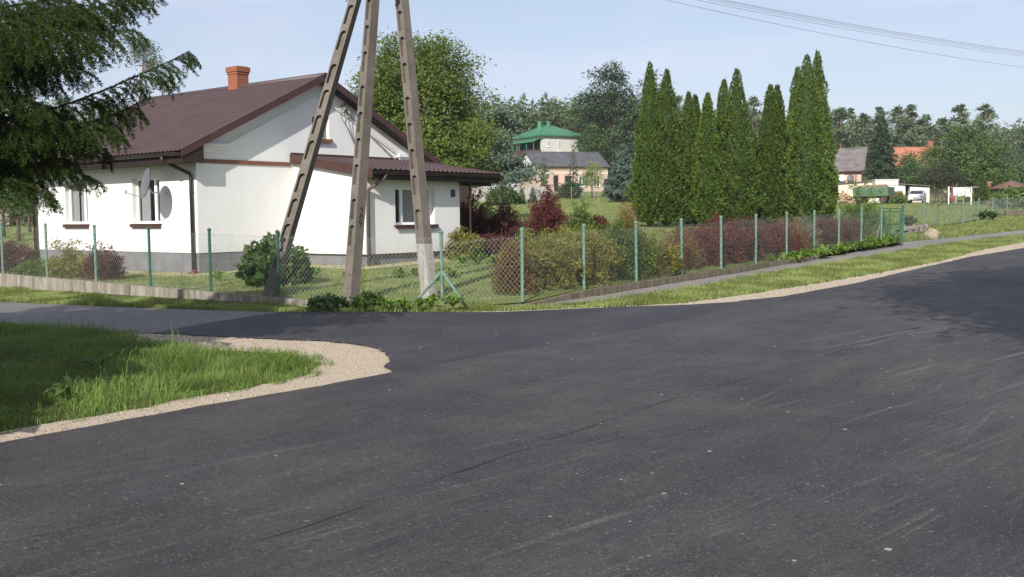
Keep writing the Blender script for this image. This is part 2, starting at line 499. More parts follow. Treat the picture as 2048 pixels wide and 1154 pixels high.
walk_bot = g2((2048, 471), (1927, 483), (1838, 497), (1801, 503), (1723, 517), (1626, 532), (1508, 552), (1366, 581), (1220, 600), (1098, 612), (1000, 614.5))
sheet('footpath', rough(walk_top, .04, .3, 12) + [ext(walk_top[-2], walk_top[-1], 40), ext(walk_bot[1], walk_bot[0], 40)] + rough(walk_bot, .08, .25, 13), .01, m_walk, 1.4, 'narrow grey asphalt path beside the garden fence')
# garden and field
LA, LB = np.array([-11.95, 24.31]), np.array([-2.72, 17.43])
FC = np.array(G(885, 612)[:2])
fpx = [(885, 612), (1045, 596.5), (1168, 579.5), (1272, 561), (1362, 548), (1440, 535.5), (1507, 527), (1571, 518), (1625, 509), (1676, 501), (1720, 495), (1762, 487), (1803, 481)]
R0, R1 = np.array(G(1045, 596.5, .14)[:2]), np.array(G(1762, 488, .14)[:2])
right_line = [tuple(FC)] + [tuple(R0 + (R1 - R0) * t) for t in np.linspace(0, 1, 11)]
gate_post = at(1803, 33.6)
nb = [at(1806, 45), at(1848, 48), at(1926, 52), at(1957, 56), at(1985, 60), at(2014, 65), at(2060, 70)]
gpoly = [tuple(LA + (LA - LB) * 4), tuple(LA), tuple(LB)] + right_line + [(gate_post.x, gate_post.y)] + [(p.x - .3, p.y) for p in nb] + [(90, 105), (330, 300), (330, 700), (-400, 700), (-400, 150)]
sheet('garden_lawn', gpoly, lambda x, y: float(goff(x, y)), m_lawn, 2.2, 'mown lawn rising behind the garden fence')

# ------------------------------------------------------------------ grass blades
def sample(poly, n, rng, box=None):
    xs = [p[0] for p in poly]; ys = [p[1] for p in poly]
    b = box or (min(xs), max(xs), min(ys), max(ys))
    out = []; c = 0
    for _ in range(60):
        P = np.stack([rng.uniform(b[0], b[1], n), rng.uniform(b[2], b[3], n)], -1)
        P = P[inpoly(P, poly)]; out.append(P); c += len(P)
        if c >= n: break
    return np.concatenate(out)[:n]
def vis(P, lo=-120, hi=2170):
    px = CX + F * P[:, 0] / np.maximum(P[:, 1], .1)
    return P[(px > lo) & (px < hi) & (P[:, 1] > 2)]
def blades(P, z, rng, h, wd, lean, clump=.0):
    n = len(P)
    hh = h * rng.uniform(.45, 1.25, n)
    if clump:
        f = np.sin(P[:, 0] * 3.1 + 1.3 * np.sin(P[:, 1] * 2.3)) * np.sin(P[:, 1] * 2.7 + 1.7 * np.cos(P[:, 0] * 1.9))
        hh *= 1 + clump * f
    a = rng.uniform(0, 6.283, n); ln = lean * rng.uniform(.2, 1.3, n)
    if clump: a = np.where(rng.random(n) < .75, 3 * np.sin(P[:, 0] * 1.7 + 1.1 * np.sin(P[:, 1] * 2.1)) + 2.5 * np.cos(P[:, 1] * 1.9 + P[:, 0]) + rng.normal(0, .55, n), a)
    o = np.stack([np.cos(a), np.sin(a), np.zeros(n)], -1)
    s = np.stack([-np.sin(a), np.cos(a), np.zeros(n)], -1) * (wd * rng.uniform(.6, 1.3, n))[:, None] / 2
    B = np.concatenate([P, z[:, None]], 1)
    Mi = B + o * (hh * ln * .35)[:, None] + np.array([0, 0, 1.]) * (hh * .62)[:, None]
    T = B + o * (hh * ln)[:, None] + np.array([0, 0, 1.]) * (hh * np.clip(1.05 - .35 * ln, .3, 1))[:, None]
    return np.concatenate([np.stack([B - s, B + s, Mi + s * .8, Mi - s * .8], 1), np.stack([Mi - s * .8, Mi + s * .8, T + s * .1, T - s * .1], 1)])
m_grass = LM('grass_blades', (.095, .175, .032), (.19, .27, .062), (.36, .32, .15), .35, 1.3)
m_turf = LM('turf_blades', (.15, .205, .056), (.225, .26, .085), (.34, .31, .155), .3, .6)
isl = isl_in + [isl_ext] + old_near[::-1]
P = vis(sample(isl, 130000, RNG, (-14, 0, 6, 17)))
core = np.array([inpoly(P + d, isl) for d in (np.array([.15, 0]), np.array([-.15, 0]), np.array([0, .15]), np.array([0, -.15]))]).all(0)
P1, P2 = P[core], P[~core]; P1 = P1[RNG.random(len(P1)) < .85]
q = [blades(P1[::1], zt(P1[:, 0], P1[:, 1]), RNG, .14, .006, 1.7, .6), blades(P2, zt(P2[:, 0], P2[:, 1]), RNG, .085, .006, .8)]
PO = vis(sample(gr_out + isl_in + [isl_ext], 16000, RNG, (-8, 0, 6, 17)))
near_ = np.array([inpoly(PO + d, isl) for d in (np.array([.16, 0]), np.array([-.16, 0]), np.array([0, .16]), np.array([0, -.16]))]).any(0) & ~inpoly(PO, isl)
PO = PO[near_ & (np.sin(PO[:, 0] * 9) * np.sin(PO[:, 1] * 8) + RNG.normal(0, .4, len(PO)) > .15)]
q.append(blades(PO, zt(PO[:, 0], PO[:, 1]) + .01, RNG, .07, .006, 1.3))
P3 = P1[RNG.random(len(P1)) < .05]
q.append(blades(P3, zt(P3[:, 0], P3[:, 1]), RNG, .27, .006, 1.1, .5))
struct(npobj('long_grass', q, m_grass), 'long uncut grass on the island between the two roads', 'stuff')
verge = g2((1000, 615)) + walk_bot[::-1] + [ext(walk_bot[1], walk_bot[0], 20)] + [ext(far_gr_top[-3], far_gr_top[-1], 20)] + far_gr_top[::-1]
vb = g2((0, 577), (290, 602), (540, 613), (690, 618), (885, 614), (960, 612), (1000, 615), (1000, 622.5), (885, 624), (720, 624), (540, 624), (220, 614), (0, 604))
q = []
P = vis(sample(verge, 60000, RNG, (-1, 34, 14, 50)))
q.append(blades(P, zt(P[:, 0], P[:, 1]), RNG, .085, .011, .7, .5))
P = vis(sample(vb, 26000, RNG))
q.append(blades(P, zt(P[:, 0], P[:, 1]), RNG, .085, .010, .7, .5))
sl = walk_top[-5:] + [ext(walk_top[-2], walk_top[-1], 10)] + [(p.x, p.y) for p in nb[::-1]]
P = vis(sample(sl, 14000, RNG))
q.append(blades(P, zt(P[:, 0], P[:, 1]), RNG, .09, .02, .7, .3))
struct(npobj('verge_grass', q, m_turf), 'short grass growing on the road verges', 'stuff')
P = vis(sample(gpoly, 190000, RNG, (-24, 22, 17, 42)))
P = P[RNG.random(len(P)) < .8]
z = zt(P[:, 0], P[:, 1]) + goff(P[:, 0], P[:, 1])
q = [blades(P, z, RNG, .05, .014, .8, .5)]
P = vis(sample(gpoly, 120000, RNG, (-40, 60, 42, 110)))
z = zt(P[:, 0], P[:, 1]) + goff(P[:, 0], P[:, 1])
q.append(blades(P, z, RNG, .08, .05, .8, .4))
struct(npobj('lawn_grass', q, m_turf), 'mown grass of the garden and the field behind', 'stuff')
# loose stones along the gravel edges
def stones(P, z, rng, lo, hi):
    qs = []
    r = rng.uniform(lo, hi, len(P)); n = len(P)
    a = rng.uniform(0, 6.28, n)
    c = np.concatenate([P, z[:, None]], 1)
    for k in range(4):
        t0, t1 = a + k * 1.571, a + (k + 1) * 1.571
        e0 = np.stack([np.cos(t0), np.sin(t0), np.zeros(n)], -1) * r[:, None]; e1 = np.stack([np.cos(t1), np.sin(t1), np.zeros(n)], -1) * r[:, None]
        top = c + np.array([0, 0, .8]) * r[:, None]
        qs.append(np.stack([c + e0, c + e1, top + e1 * .45, top + e0 * .45], 1))
    e = [np.stack([np.cos(a + k * 1.571), np.sin(a + k * 1.571), np.zeros(n)], -1) * r[:, None] * .45 for k in range(4)]
    qs.append(np.stack([top + e[0], top + e[1], top + e[2], top + e[3]], 1))
    return np.concatenate(qs)
m_stone = LM('pebbles', (.22, .18, .14), (.36, .31, .25), (.55, .52, .47), 0, 3)
grp = gr_out + isl_in + [isl_ext]
P = sample(grp, 2600, RNG, (-7, 0, 6, 16))
P = P[inpoly(P, grp)]
q = [stones(P, zt(P[:, 0], P[:, 1]) + .006, RNG, .006, .017)]
ed = np.array(rough(near_edge + patch_near[1:], .05, .05, 3)); ed = ed + RNG.normal(0, .07, ed.shape)
q.append(stones(ed, zt(ed[:, 0], ed[:, 1]) + .02, RNG, .004, .010))
fgp = far_edge + far_gr_top[::-1]
P = sample(fgp, 2600, RNG)
q.append(stones(P, zt(P[:, 0], P[:, 1]) + .006, RNG, .008, .022))
struct(npobj('loose_gravel', q, m_stone), 'loose pebbles on the gravel shoulders', 'stuff')

# ------------------------------------------------------------------ building materials
def plaster(name, col, stain=.12):
    mt, nt, p = newmat(name)
    o = coords(nt)
    v2 = coords(nt, scale=(2.0, 2.0, .35))
    f = ramp(nt, noise(nt, v2, 1.6, 5, .65), [(.45, 0), (.8, 1)])
    a = mix(nt, mth(nt, 'MULTIPLY', f, .55), col, tuple(c * (1 - stain) * k for c, k in zip(col, (1, .985, .95))))
    a = mix(nt, ramp(nt, noise(nt, o, .7, 3), [(.4, 0), (.7, .3)]), a, tuple(c * (1 - stain * .8) for c in col))
    sz = nt.nodes.new("ShaderNodeSeparateXYZ"); nt.links.new(o, sz.inputs[0])     # splashed dirt above the plinth
    dirt = mth(nt, 'MULTIPLY', ramp(nt, mth(nt, 'SUBTRACT', sz.outputs[2], mth(nt, 'MULTIPLY', noise(nt, o, 5, 5, .7), .5)), [(.35, .5), (.75, 0)]), ramp(nt, noise(nt, o, 11, 5, .75), [(.35, 0), (.65, 1)]))
    a = mix(nt, dirt, a, tuple(c * k for c, k in zip(col, (.62, .58, .50))))
    nt.links.new(a, p.inputs['Base Color'])
    p.inputs['Roughness'].default_value = .9; p.inputs['Specular IOR Level'].default_value = .15
    bump(nt, p, noise(nt, o, 70, 4, .7), .18, .008)
    return mt
m_white = plaster('white_render', (.74, .745, .735))
m_trimw = plaster('white_trim', (.78, .78, .75))
m_plinth = M('grey_plinth', (.17, .17, .18), .85, .2, 2.5, .35, 60)
m_roof = M('brown_roof_steel', (.068, .043, .043), .5, .12, 1.2, 0, 60, spec=.45)
m_trim = M('brown_trim', (.062, .028, .025), .45, .2, 3, spec=.4)
m_trimr = M('red_brown_trim', (.20, .085, .055), .55, .2, 3)
m_dark = M('dark_brown_gutter', (.030, .018, .016), .35, .25, 3, spec=.5)
m_soff = M('dark_soffit', (.028, .017, .014), .6, .25, 6)
m_upvc = M('white_window_frame', (.80, .80, .80), .35, .04, 3, spec=.4)
m_grey = M('galvanised_steel', (.42, .43, .44), .45, .15, 6, spec=.5, metal=.3)
m_dish = M('grey_dish', (.13, .13, .14), .5, .1, 5)
m_cable = M('black_cable', (.02, .02, .02), .6)
m_curt = M('white_curtain', (.62, .62, .62), .9, .08, 8)
m_conc = M('weathered_concrete', (.25, .225, .195), .9, .28, 2.2, .5, 55, det=8)
def glass_mat(name='window_glass', tint=(.78, .80, .80), tr=.74):
    mt, nt, p = newmat(name)
    p.inputs['Base Color'].default_value = (.02, .025, .03, 1); p.inputs['Roughness'].default_value = .04
    p.inputs['Specular IOR Level'].default_value = .6
    t = nt.nodes.new("ShaderNodeBsdfTransparent"); t.inputs['Color'].default_value = (*tint, 1)
    ms = nt.nodes.new("ShaderNodeMixShader"); ms.inputs[0].default_value = tr
    nt.links.new(p.outputs[0], ms.inputs[1]); nt.links.new(t.outputs[0], ms.inputs[2])
    nt.links.new(ms.outputs[0], nt.nodes['Material Output'].inputs['Surface'])
    return mt
m_glass = glass_mat()
def brick_mat(name, c1, c2, mortar, scale=1.0, bw=.25, bh=.075):
    mt, nt, p = newmat(name)
    b = nt.nodes.new("ShaderNodeTexBrick")
    t = nt.nodes.new("ShaderNodeTexCoord"); sx = nt.nodes.new("ShaderNodeSeparateXYZ"); cx = nt.nodes.new("ShaderNodeCombineXYZ")
    nt.links.new(t.outputs['Object'], sx.inputs[0])
    nt.links.new(mth(nt, 'ADD', sx.outputs[0], sx.outputs[1]), cx.inputs[0]); nt.links.new(sx.outputs[2], cx.inputs[1])
    nt.links.new(cx.outputs[0], b.inputs['Vector'])
    b.inputs['Scale'].default_value = scale; b.inputs['Brick Width'].default_value = bw; b.inputs['Row Height'].default_value = bh
    b.inputs['Mortar Size'].default_value = .008
    for i, c in enumerate((c1, c2, mortar)): b.inputs[i + 1].default_value = (*c, 1)
    nt.links.new(b.outputs['Color'], p.inputs['Base Color']); p.inputs['Roughness'].default_value = .9
    return mt
m_brick = brick_mat('orange_chimney_brick', (.33, .105, .050), (.27, .088, .045), (.18, .085, .05))
m_redbrick = brick_mat('red_brick', (.30, .09, .06), (.24, .075, .05), (.25, .17, .13))

# ------------------------------------------------------------------ white house on the corner
S_ = .916
C0 = Vector((-8.35 * S_, 27.5 * S_, 1.6 - 1.6 * S_))
C0 = C0 + Vector((.10, 0, 0))
house = thing('white_house', 'white rendered single-storey house with brown tile-pattern roof on the road corner', 'house', C0, math.atan2(.781, .624))
house.scale = (S_,) * 3
W, Lh = 8.4, 8.5
EV, EZ, RZ_ = -.65, 3.32, 5.69
SL = (RZ_ - EZ) / (W / 2 - EV)
def rz(v): return EZ + SL * ((v - EV) if v <= W / 2 else (W - v - EV))
wl = MB()
wins = [(1.71, 3.035), (5.43, 6.70)]; WZ0, WZ1 = 1.50, 2.76; PZ = .71; SZ = 3.08
ed = [.3]
for a, b in wins: ed += [a, b]
ed.append(Lh - .3)
for i in range(0, len(ed) - 1):
    if i % 2 == 0: wl.box(0, .3, ed[i], ed[i + 1], PZ, SZ + .14)
    else:
        wl.box(0, .3, ed[i], ed[i + 1], PZ, WZ0); wl.box(0, .3, ed[i], ed[i + 1], WZ1, SZ + .14)
def gab(y0, dy, op):
    t = lambda v: rz(v) - .12
    if op:
        a, b, z0, z1 = op
        wl.prism([(0, y0, PZ), (a, y0, PZ), (a, y0, t(a)), (0, y0, t(0))], (0, dy, 0))
        wl.prism([(b, y0, PZ), (W, y0, PZ), (W, y0, t(W)), (b, y0, t(b))], (0, dy, 0))
        wl.prism([(a, y0, PZ), (b, y0, PZ), (b, y0, z0), (a, y0, z0)], (0, dy, 0))
        wl.prism([(a, y0, z1), (b, y0, z1), (b, y0, t(b)), (W / 2, y0, t(W / 2)), (a, y0, t(a))], (0, dy, 0))
    else: wl.prism([(0, y0, PZ), (W, y0, PZ), (W, y0, t(W)), (W / 2, y0, t(W / 2)), (0, y0, t(0))], (0, dy, 0))
gab(0, .3, (3.98, 4.62, 3.92, 4.54))
gab(Lh - .3, .3, None)
wl.box(W - .3, W, .3, Lh - .3, PZ, SZ + .14)
# raking mould and cornice returns on the gable
wl.build('wall', m_white, house)
gm = MB()
for s in (0, 1):
    f = (lambda v: v) if s == 0 else (lambda v: W - v)
    a, b = (.95, W / 2 - .02)
    for off, hh, pr in ((.50, .05, .045), (.44, .03, .025)):
        gm.prism([(f(a), 0, rz(f(a)) - off - hh), (f(b), 0, rz(f(b)) - off - hh), (f(b), 0, rz(f(b)) - off), (f(a), 0, rz(f(a)) - off)], (0, -pr, 0))
    for k, (z0, z1, pr, ln) in enumerate(((3.36, 3.43, .05, .86), (3.432, 3.50, .09, .92), (3.502, 3.60, .13, .98))):
        x0, x1 = sorted((f(-.02 * k), f(ln)))
        gm.box(x0, x1, -pr, -.002, z0, z1)
gm.build('cornice', m_trimw, house)
pl = MB()
pl.box(.02, W - .02, .02, .3, -.3, PZ); pl.box(.02, .3, .3, Lh - .02, -.3, PZ); pl.box(W - .3, W - .02, .3, Lh - .02, -.3, PZ); pl.box(.3, W - .3, Lh - .3, Lh - .02, -.3, PZ)
pl.box(3.37, 7.0, -2.8, -2.5, -.3, .6); pl.box(3.37, 3.67, -2.5, -.0, -.3, .6); pl.box(6.7, 7.0, -2.5, 0, -.3, .6)
pl.build('plinth', m_plinth, house)
def tile_sheet(u0, u1, a, b, per=.19, row=.36, amp=.017, flip=False):
    """pressed tile profile between eave line a=(v,z) and top line b, running u0..u1 along y"""
    mb = MB()
    a, b = np.array(a), np.array(b); ln = np.linalg.norm(b - a); d = (b - a) / ln
    nrm_ = np.array([-d[1], d[0]]); nrm_ = nrm_ if nrm_[1] > 0 else -nrm_
    rows = int(ln / row) + 1
    us = np.arange(u0, u1 + 1e-6, per / 8)
    ts, lift = [], []
    for r in range(rows):
        t0 = r * row; t1 = min((r + 1) * row, ln)
        if t1 - t0 < .02: continue
        ts += [t0, t1 - .012]; lift += [.022, .0]
    ts.append(ln); lift.append(.0)
    nU = len(us)
    wave = amp * (np.cos(us / per * 2 * np.pi) + .35 * np.cos(us / per * 4 * np.pi))
    for t, l in zip(ts, lift):
        c = a + d * t
        for u, wv in zip(us, wave):
            p = c + nrm_ * (wv + l + .02)
            mb.v.append((p[0], u, p[1]))
    for j in range(len(ts) - 1):
        for i in range(nU - 1):
            q = j * nU + i
            fc = (q, q + 1, q + nU + 1, q + nU)
            mb.f.append(fc if flip else fc[::-1])
    return mb
OV = .36
rf = tile_sheet(-OV, Lh + OV, (EV - .05, EZ), (W / 2, RZ_))
r2 = tile_sheet(-OV, Lh + OV, (W - EV + .05, EZ), (W / 2, RZ_), flip=True)
rf.add(r2.v, r2.f)
for s in (0, 1):
    f = (lambda v: v) if s == 0 else (lambda v: W - v)
    rf.prism([(f(EV), -OV + .02, EZ - .06), (f(W / 2), -OV + .02, RZ_ - .06), (f(W / 2), -OV + .02, RZ_ - .01), (f(EV), -OV + .02, EZ - .01)], (0, Lh + 2 * OV - .04, 0))
roof = rf.build('roof', m_roof, house)
rd = MB(); rd.tube([(W / 2, -OV - .03, RZ_ + .01), (W / 2, Lh + OV, RZ_ + .01)], .10, 10); rd.build('ridge_cap', m_roof, roof, True)
for y0, dy in ((-OV - .03, .03), (Lh + OV, .03)):
    vg = MB()
    for s in (0, 1):
        f = (lambda v: v) if s == 0 else (lambda v: W - v)
        vg.prism([(f(EV - .04), y0, EZ - .13), (f(W / 2), y0, RZ_ - .13), (f(W / 2), y0, RZ_ + .06), (f(EV - .04), y0, EZ + .05)], (0, dy, 0))
        vg.prism([(f(EV - .04), y0, EZ + .051), (f(W / 2), y0, RZ_ + .061), (f(W / 2), y0, RZ_ + .085), (f(EV - .04), y0, EZ + .075)], (0, .14 if y0 < 0 else -.14, 0))
    vg.build('verge_board', m_trim, house)
so = MB()
for s in (0, 1):
    x0, x1 = sorted(((-.0, EV), (W, W - EV))[s])
    so.box(x0, x1, -OV + .03, Lh + OV - .03, SZ, SZ + .025)
    xf = EV if s == 0 else W - EV - .03
    so.box(xf, xf + .03, -OV + .0, Lh + OV, SZ - .03, EZ - .02)
    f = (lambda v: v) if s == 0 else (lambda v: W - v)
    so.prism([(f(EV + .03), -OV + .002, SZ - .02), (f(0), -OV + .002, SZ - .02), (f(0), -OV + .002, rz(0) - .1), (f(EV + .03), -OV + .002, EZ - .08)], (0, .03, 0))
    so.prism([(f(EV), -OV + .04, EZ - .12), (f(W / 2), -OV + .04, RZ_ - .12), (f(W / 2), -OV + .04, RZ_ - .10), (f(EV), -OV + .04, EZ - .10)], (0, OV - .045, 0))
so.build('soffit', m_soff, house)
gt = MB()
for x in (EV - .09, W - EV + .09):
    n = 8; prev = None
    for j in range(n):
        a0, a1 = math.pi * (1 + j / n), math.pi * (1 + (j + 1) / n)
        for rr in (.075, .068):
            gt.poly([(x + rr * math.cos(a0), -OV, EZ - .02 + rr * math.sin(a0)), (x + rr * math.cos(a1), -OV, EZ - .02 + rr * math.sin(a1)), (x + rr * math.cos(a1), Lh + OV, EZ - .02 + rr * math.sin(a1)), (x + rr * math.cos(a0), Lh + OV, EZ - .02 + rr * math.sin(a0))])
    gt.prism([(x + .075 * math.cos(math.pi * (1 + j / n)), -OV, EZ - .02 + .075 * math.sin(math.pi * (1 + j / n))) for j in range(n + 1)], (0, .01, 0))
    gt.tube([(x - .075 if x < 0 else x + .075, -OV, EZ - .02), (x - .075 if x < 0 else x + .075, Lh + OV, EZ - .02)], .01, 5)
gutter = gt.build('gutter', m_dark, house)
dp = MB(); dp.tube([(EV - .09, .42, EZ - .07), (EV - .07, .42, EZ - .2), (-.09, .16, SZ - .28), (-.075, .14, SZ - .4), (-.075, .14, .12)], .05, 10)
for zc in (2.3, 1.2): dp.tube([(-.075, .14, zc), (-.075, .14, zc + .04)], .058, 10)
d1 = dp.build('downpipe', m_dark, house, True)
dp = MB(); dp.tube([(EV - .09, Lh - .1, EZ - .07), (EV - .07, Lh - .1, EZ - .2), (-.09, Lh - .08, SZ - .28), (-.085, Lh - .08, .1)], .06, 10); dp.build('downpipe', m_dark, house, True)
sh = MB()
n = 8
for rr in (.075, .066):
    for j in range(n):
        a0, a1 = math.pi * (1 + j / n), math.pi * (1 + (j + 1) / n)
        P0, P1 = Vector((-.10, .10, .20)), Vector((-.75, -.38, .02)); dd = (P1 - P0).normalized(); sd_ = dd.cross(Vector((0, 0, 1))).normalized(); uu = sd_.cross(dd)
        sh.poly([P0 + (sd_ * math.cos(a0) + uu * math.sin(a0)) * rr, P0 + (sd_ * math.cos(a1) + uu * math.sin(a1)) * rr, P1 + (sd_ * math.cos(a1) + uu * math.sin(a1)) * rr, P1 + (sd_ * math.cos(a0) + uu * math.sin(a0)) * rr])
sh.tube([(-.06, .13, .21), (-.24, .0, .17)], .08, 10)
sh.build('drain_chute', M('red_brown_drain', (.19, .065, .05), .6, .25, 5), d1, False)['label'] = 'red-brown open drain chute at the foot of the downpipe'
bt = MB(); bt.box(.0, 3.12, -.028, -.001, SZ + .0, SZ + .11); bt.build('trim_band', m_trimr, house)
# chimney
ch = MB(); cx_, cy_ = W / 2, 3.7
for k in range(9):
    z0 = RZ_ - .06 + k * .078; e = .215 if k < 6 else (.235, .26, .26)[k - 6]
    ch.box(cx_ - e, cx_ + e, cy_ - e * 1.1, cy_ + e * 1.1, z0, z0 + .070)
ch.box(cx_ - .203, cx_ + .203, cy_ - .222, cy_ + .222, RZ_ - .3, RZ_ + .62)
ch.box(cx_ - .21, cx_ + .21, cy_ - .23, cy_ + .23, RZ_ + .625, RZ_ + .655)
chim = ch.build('chimney', m_brick, house)
cf = MB(); cf.box(cx_ - .24, cx_ + .24, cy_ - .27, cy_ + .27, RZ_ - .35, RZ_ - .07); cf.build('flashing', m_trim, chim)

def window(root, p, h, n, wd, ht, split, rec=.14, sill=m_trim, curt=(0., .55), col=m_upvc, bars=True, sz=.06):
    p, h, n = Vector(p), Vector(h), Vector(n); z = Vector((0, 0, 1)); fr = .065
    q = p - n * rec
    mb = MB()
    mb.pbox(q, h * wd, z * fr, -n * .06); mb.pbox(q + z * (ht - fr), h * wd, z * fr, -n * .06)
    mb.pbox(q + z * fr, h * fr, z * (ht - 2 * fr), -n * .06); mb.pbox(q + h * (wd - fr) + z * fr, h * fr, z * (ht - 2 * fr), -n * .06)
    for s in (split if hasattr(split, '__len__') else [split]):
        mb.pbox(q + h * (wd * s - .055) + z * fr + n * .004, h * .11, z * (ht - 2 * fr), -n * .06)
    w_ = mb.build('window', col, root)
    g = MB(); a_ = q + h * fr + z * fr - n * .025; g.poly([a_, a_ + h * (wd - 2 * fr), a_ + h * (wd - 2 * fr) + z * (ht - 2 * fr), a_ + z * (ht - 2 * fr)]); g.build('pane', m_glass, w_)
    if curt:
        for k in range(0, len(curt), 2):
            c = MB(); x0, x1 = curt[k] * wd, curt[k + 1] * wd; N_ = 36
            for i in range(N_ + 1):
                t = x0 + (x1 - x0) * i / N_; dpt = .10 + .025 * math.sin(i * 1.7) + .012 * math.sin(i * .9)
                b = q + h * t - n * dpt
                c.v += [tuple(b + z * .03), tuple(b + z * (ht - .04))]
            for i in range(N_): c.f.append((2 * i, 2 * i + 2, 2 * i + 3, 2 * i + 1))
            c.build('curtain', m_curt, w_, True)
    if sill:
        s = MB(); s.pbox(p - h * sz - z * .05 - n * rec, h * (wd + 2 * sz), z * .045 , n * (rec + .09)); s.pbox(p - h * sz - z * .11 + n * .065, h * (wd + 2 * sz), z * .058, n * .025); s.build('sill', sill, w_)
    return w_
for (a, b), c in zip(wins, ((.62, .93), (.36, .60, .70, .97))):
    window(house, (0, a, WZ0), (0, 1, 0), (-1, 0, 0), b - a, WZ1 - WZ0, .30, curt=c)
window(house, (3.98, 0, 3.92), (1, 0, 0), (0, -1, 0), .64, .62, .5, .12, m_trimr, None, M('green_grey_frame', (.20, .22, .17), .6))
# lean-to
EX0, EX1, ED = 3.27, 7.11, 2.9
FZ, EVW, EVZ, TZ = 2.74, 3.30, 2.85, 3.36
sl2 = (TZ - EVZ) / EVW
lw = MB()
lw.prism([(EX0, -ED, .6), (EX0, 0, .6), (EX0, 0, TZ - .14), (EX0, -ED, TZ - .14 - sl2 * ED)], (.3, 0, 0))
lw.prism([(EX1 - .3, -ED, .6), (EX1 - .3, 0, .6), (EX1 - .3, 0, TZ - .14), (EX1 - .3, -ED, TZ - .14 - sl2 * ED)], (.3, 0, 0))
wx0, wx1, wz0, wz1 = 4.41, 6.02, 1.39, 2.44
lw.box(EX0 + .3, wx0, -ED, -ED + .3, .6, FZ); lw.box(wx1, EX1 - .3, -ED, -ED + .3, .6, FZ)
lw.box(wx0, wx1, -ED, -ED + .3, .6, wz0); lw.box(wx0, wx1, -ED, -ED + .3, wz1, FZ)
lw.build('lean_to_wall', m_white, house)
window(house, (wx0, -ED, wz0), (1, 0, 0), (0, -1, 0), wx1 - wx0, wz1 - wz0, [.24], .16, curt=(.28, .98))
# tiled lean-to roof: profile runs across x, slope along y
lr = tile_sheet(EX0 - .12, 8.50, (-(EVW + .06), EVZ), (0, TZ), .19, .36, .017)
lr.v = [(y, x, z) for (x, y, z) in lr.v]; lr.f = [f[::-1] for f in lr.f]
lr.prism([(EX0 - .1, -EVW, EVZ - .05), (EX0 - .1, -.002, TZ - .05), (EX0 - .1, -.002, TZ - .005), (EX0 - .1, -EVW, EVZ - .005)], (8.50 - EX0 + .08, 0, 0))
lroof = lr.build('lean_to_roof', m_roof, house)
fb = MB()
for x in (EX0 - .15, 8.50):
    fb.prism([(x, -EVW - .05, EVZ - .19), (x, -.003, TZ - .19), (x, -.003, TZ + .07), (x, -EVW - .05, EVZ + .06)], (.03, 0, 0))
fb.box(EX0 - .12, 8.4, -.03, -.003, TZ - .03, TZ + .11)
fb.build('lean_to_verge', m_trim, house)
fd = MB(); fd.box(EX0 - .1, 8.48, -EVW + .0, -EVW + .03, EVZ - .24, EVZ - .012); fd.box(EX0 - .1, 8.48, -EVW + .03, -ED - .002, FZ - .03, FZ - .005); fd.box(EX1, 8.48, -ED - .1, -ED + .02, FZ - .22, FZ - .035)
fd.build('lean_to_soffit', m_soff, house)
gt = MB(); yy = -EVW - .085
n = 8
for j in range(n):
    a0, a1 = math.pi * (1 + j / n), math.pi * (1 + (j + 1) / n)
    for rr in (.075, .068):
        gt.poly([(EX0 - .12, yy + rr * math.cos(a0), EVZ - .02 + rr * math.sin(a0)), (8.52, yy + rr * math.cos(a0), EVZ - .02 + rr * math.sin(a0)), (8.52, yy + rr * math.cos(a1), EVZ - .02 + rr * math.sin(a1)), (EX0 - .12, yy + rr * math.cos(a1), EVZ - .02 + rr * math.sin(a1))])
gt.tube([(EX0 - .12, yy - .075, EVZ - .02), (8.52, yy - .075, EVZ - .02)], .01, 5)
gt.build('lean_to_gutter', m_dark, house)
dp = MB(); dp.tube([(EX0 + .32, yy, EVZ - .08), (EX0 + .30, yy + .03, EVZ - .2), (EX0 + .06, -ED - .09, FZ - .38), (EX0 + .04, -ED - .07, FZ - .5), (EX0 + .04, -ED - .07, .15)], .05, 10)
d2 = dp.build('downpipe', M('grey_brown_pipe', (.09, .07, .06), .5, .2, 4), house, True)
sh = MB()
for rr in (.07, .062):
    for j in range(n):
        a0, a1 = math.pi * (1 + j / n), math.pi * (1 + (j + 1) / n)
        P0, P1 = Vector((EX0 + .10, -ED - .12, .20)), Vector((EX0 + .75, -ED - .95, .06)); dd = (P1 - P0).normalized(); sd_ = dd.cross(Vector((0, 0, 1))).normalized(); uu = sd_.cross(dd)
        sh.poly([P0 + (sd_ * math.cos(a0) + uu * math.sin(a0)) * rr, P0 + (sd_ * math.cos(a1) + uu * math.sin(a1)) * rr, P1 + (sd_ * math.cos(a1) + uu * math.sin(a1)) * rr, P1 + (sd_ * math.cos(a0) + uu * math.sin(a0)) * rr])
sh.build('drain_chute', m_grey, d2)['label'] = 'grey open drain channel on the lawn under the downpipe'
pp = MB(); pp.tube([(7.42, -3.05, .1), (7.42, -3.05, FZ - .03)], .035, 8);
pp.build('porch_post', m_dark, house)
ps = MB(); ps.box(EX1 + .01, 8.6, -2.9, -.02, -.3, .50); ps.box(EX1 + .3, 8.3, -3.2, -2.902, -.3, .32); ps.build('porch_step', m_conc, house)
vt = MB(); vt.box(6.72, 6.90, -ED - .02, -ED - .001, 2.18, 2.40)
for k in range(5): vt.box(6.735, 6.885, -ED - .03, -ED - .021, 2.20 + k * .038, 2.222 + k * .038)
vt.build('vent', m_dark, house)
mb_ = MB(); mb_.box(6.80, 7.0, -2.88, -2.803, .28, .56); mb_.build('meter_box', m_grey, house)
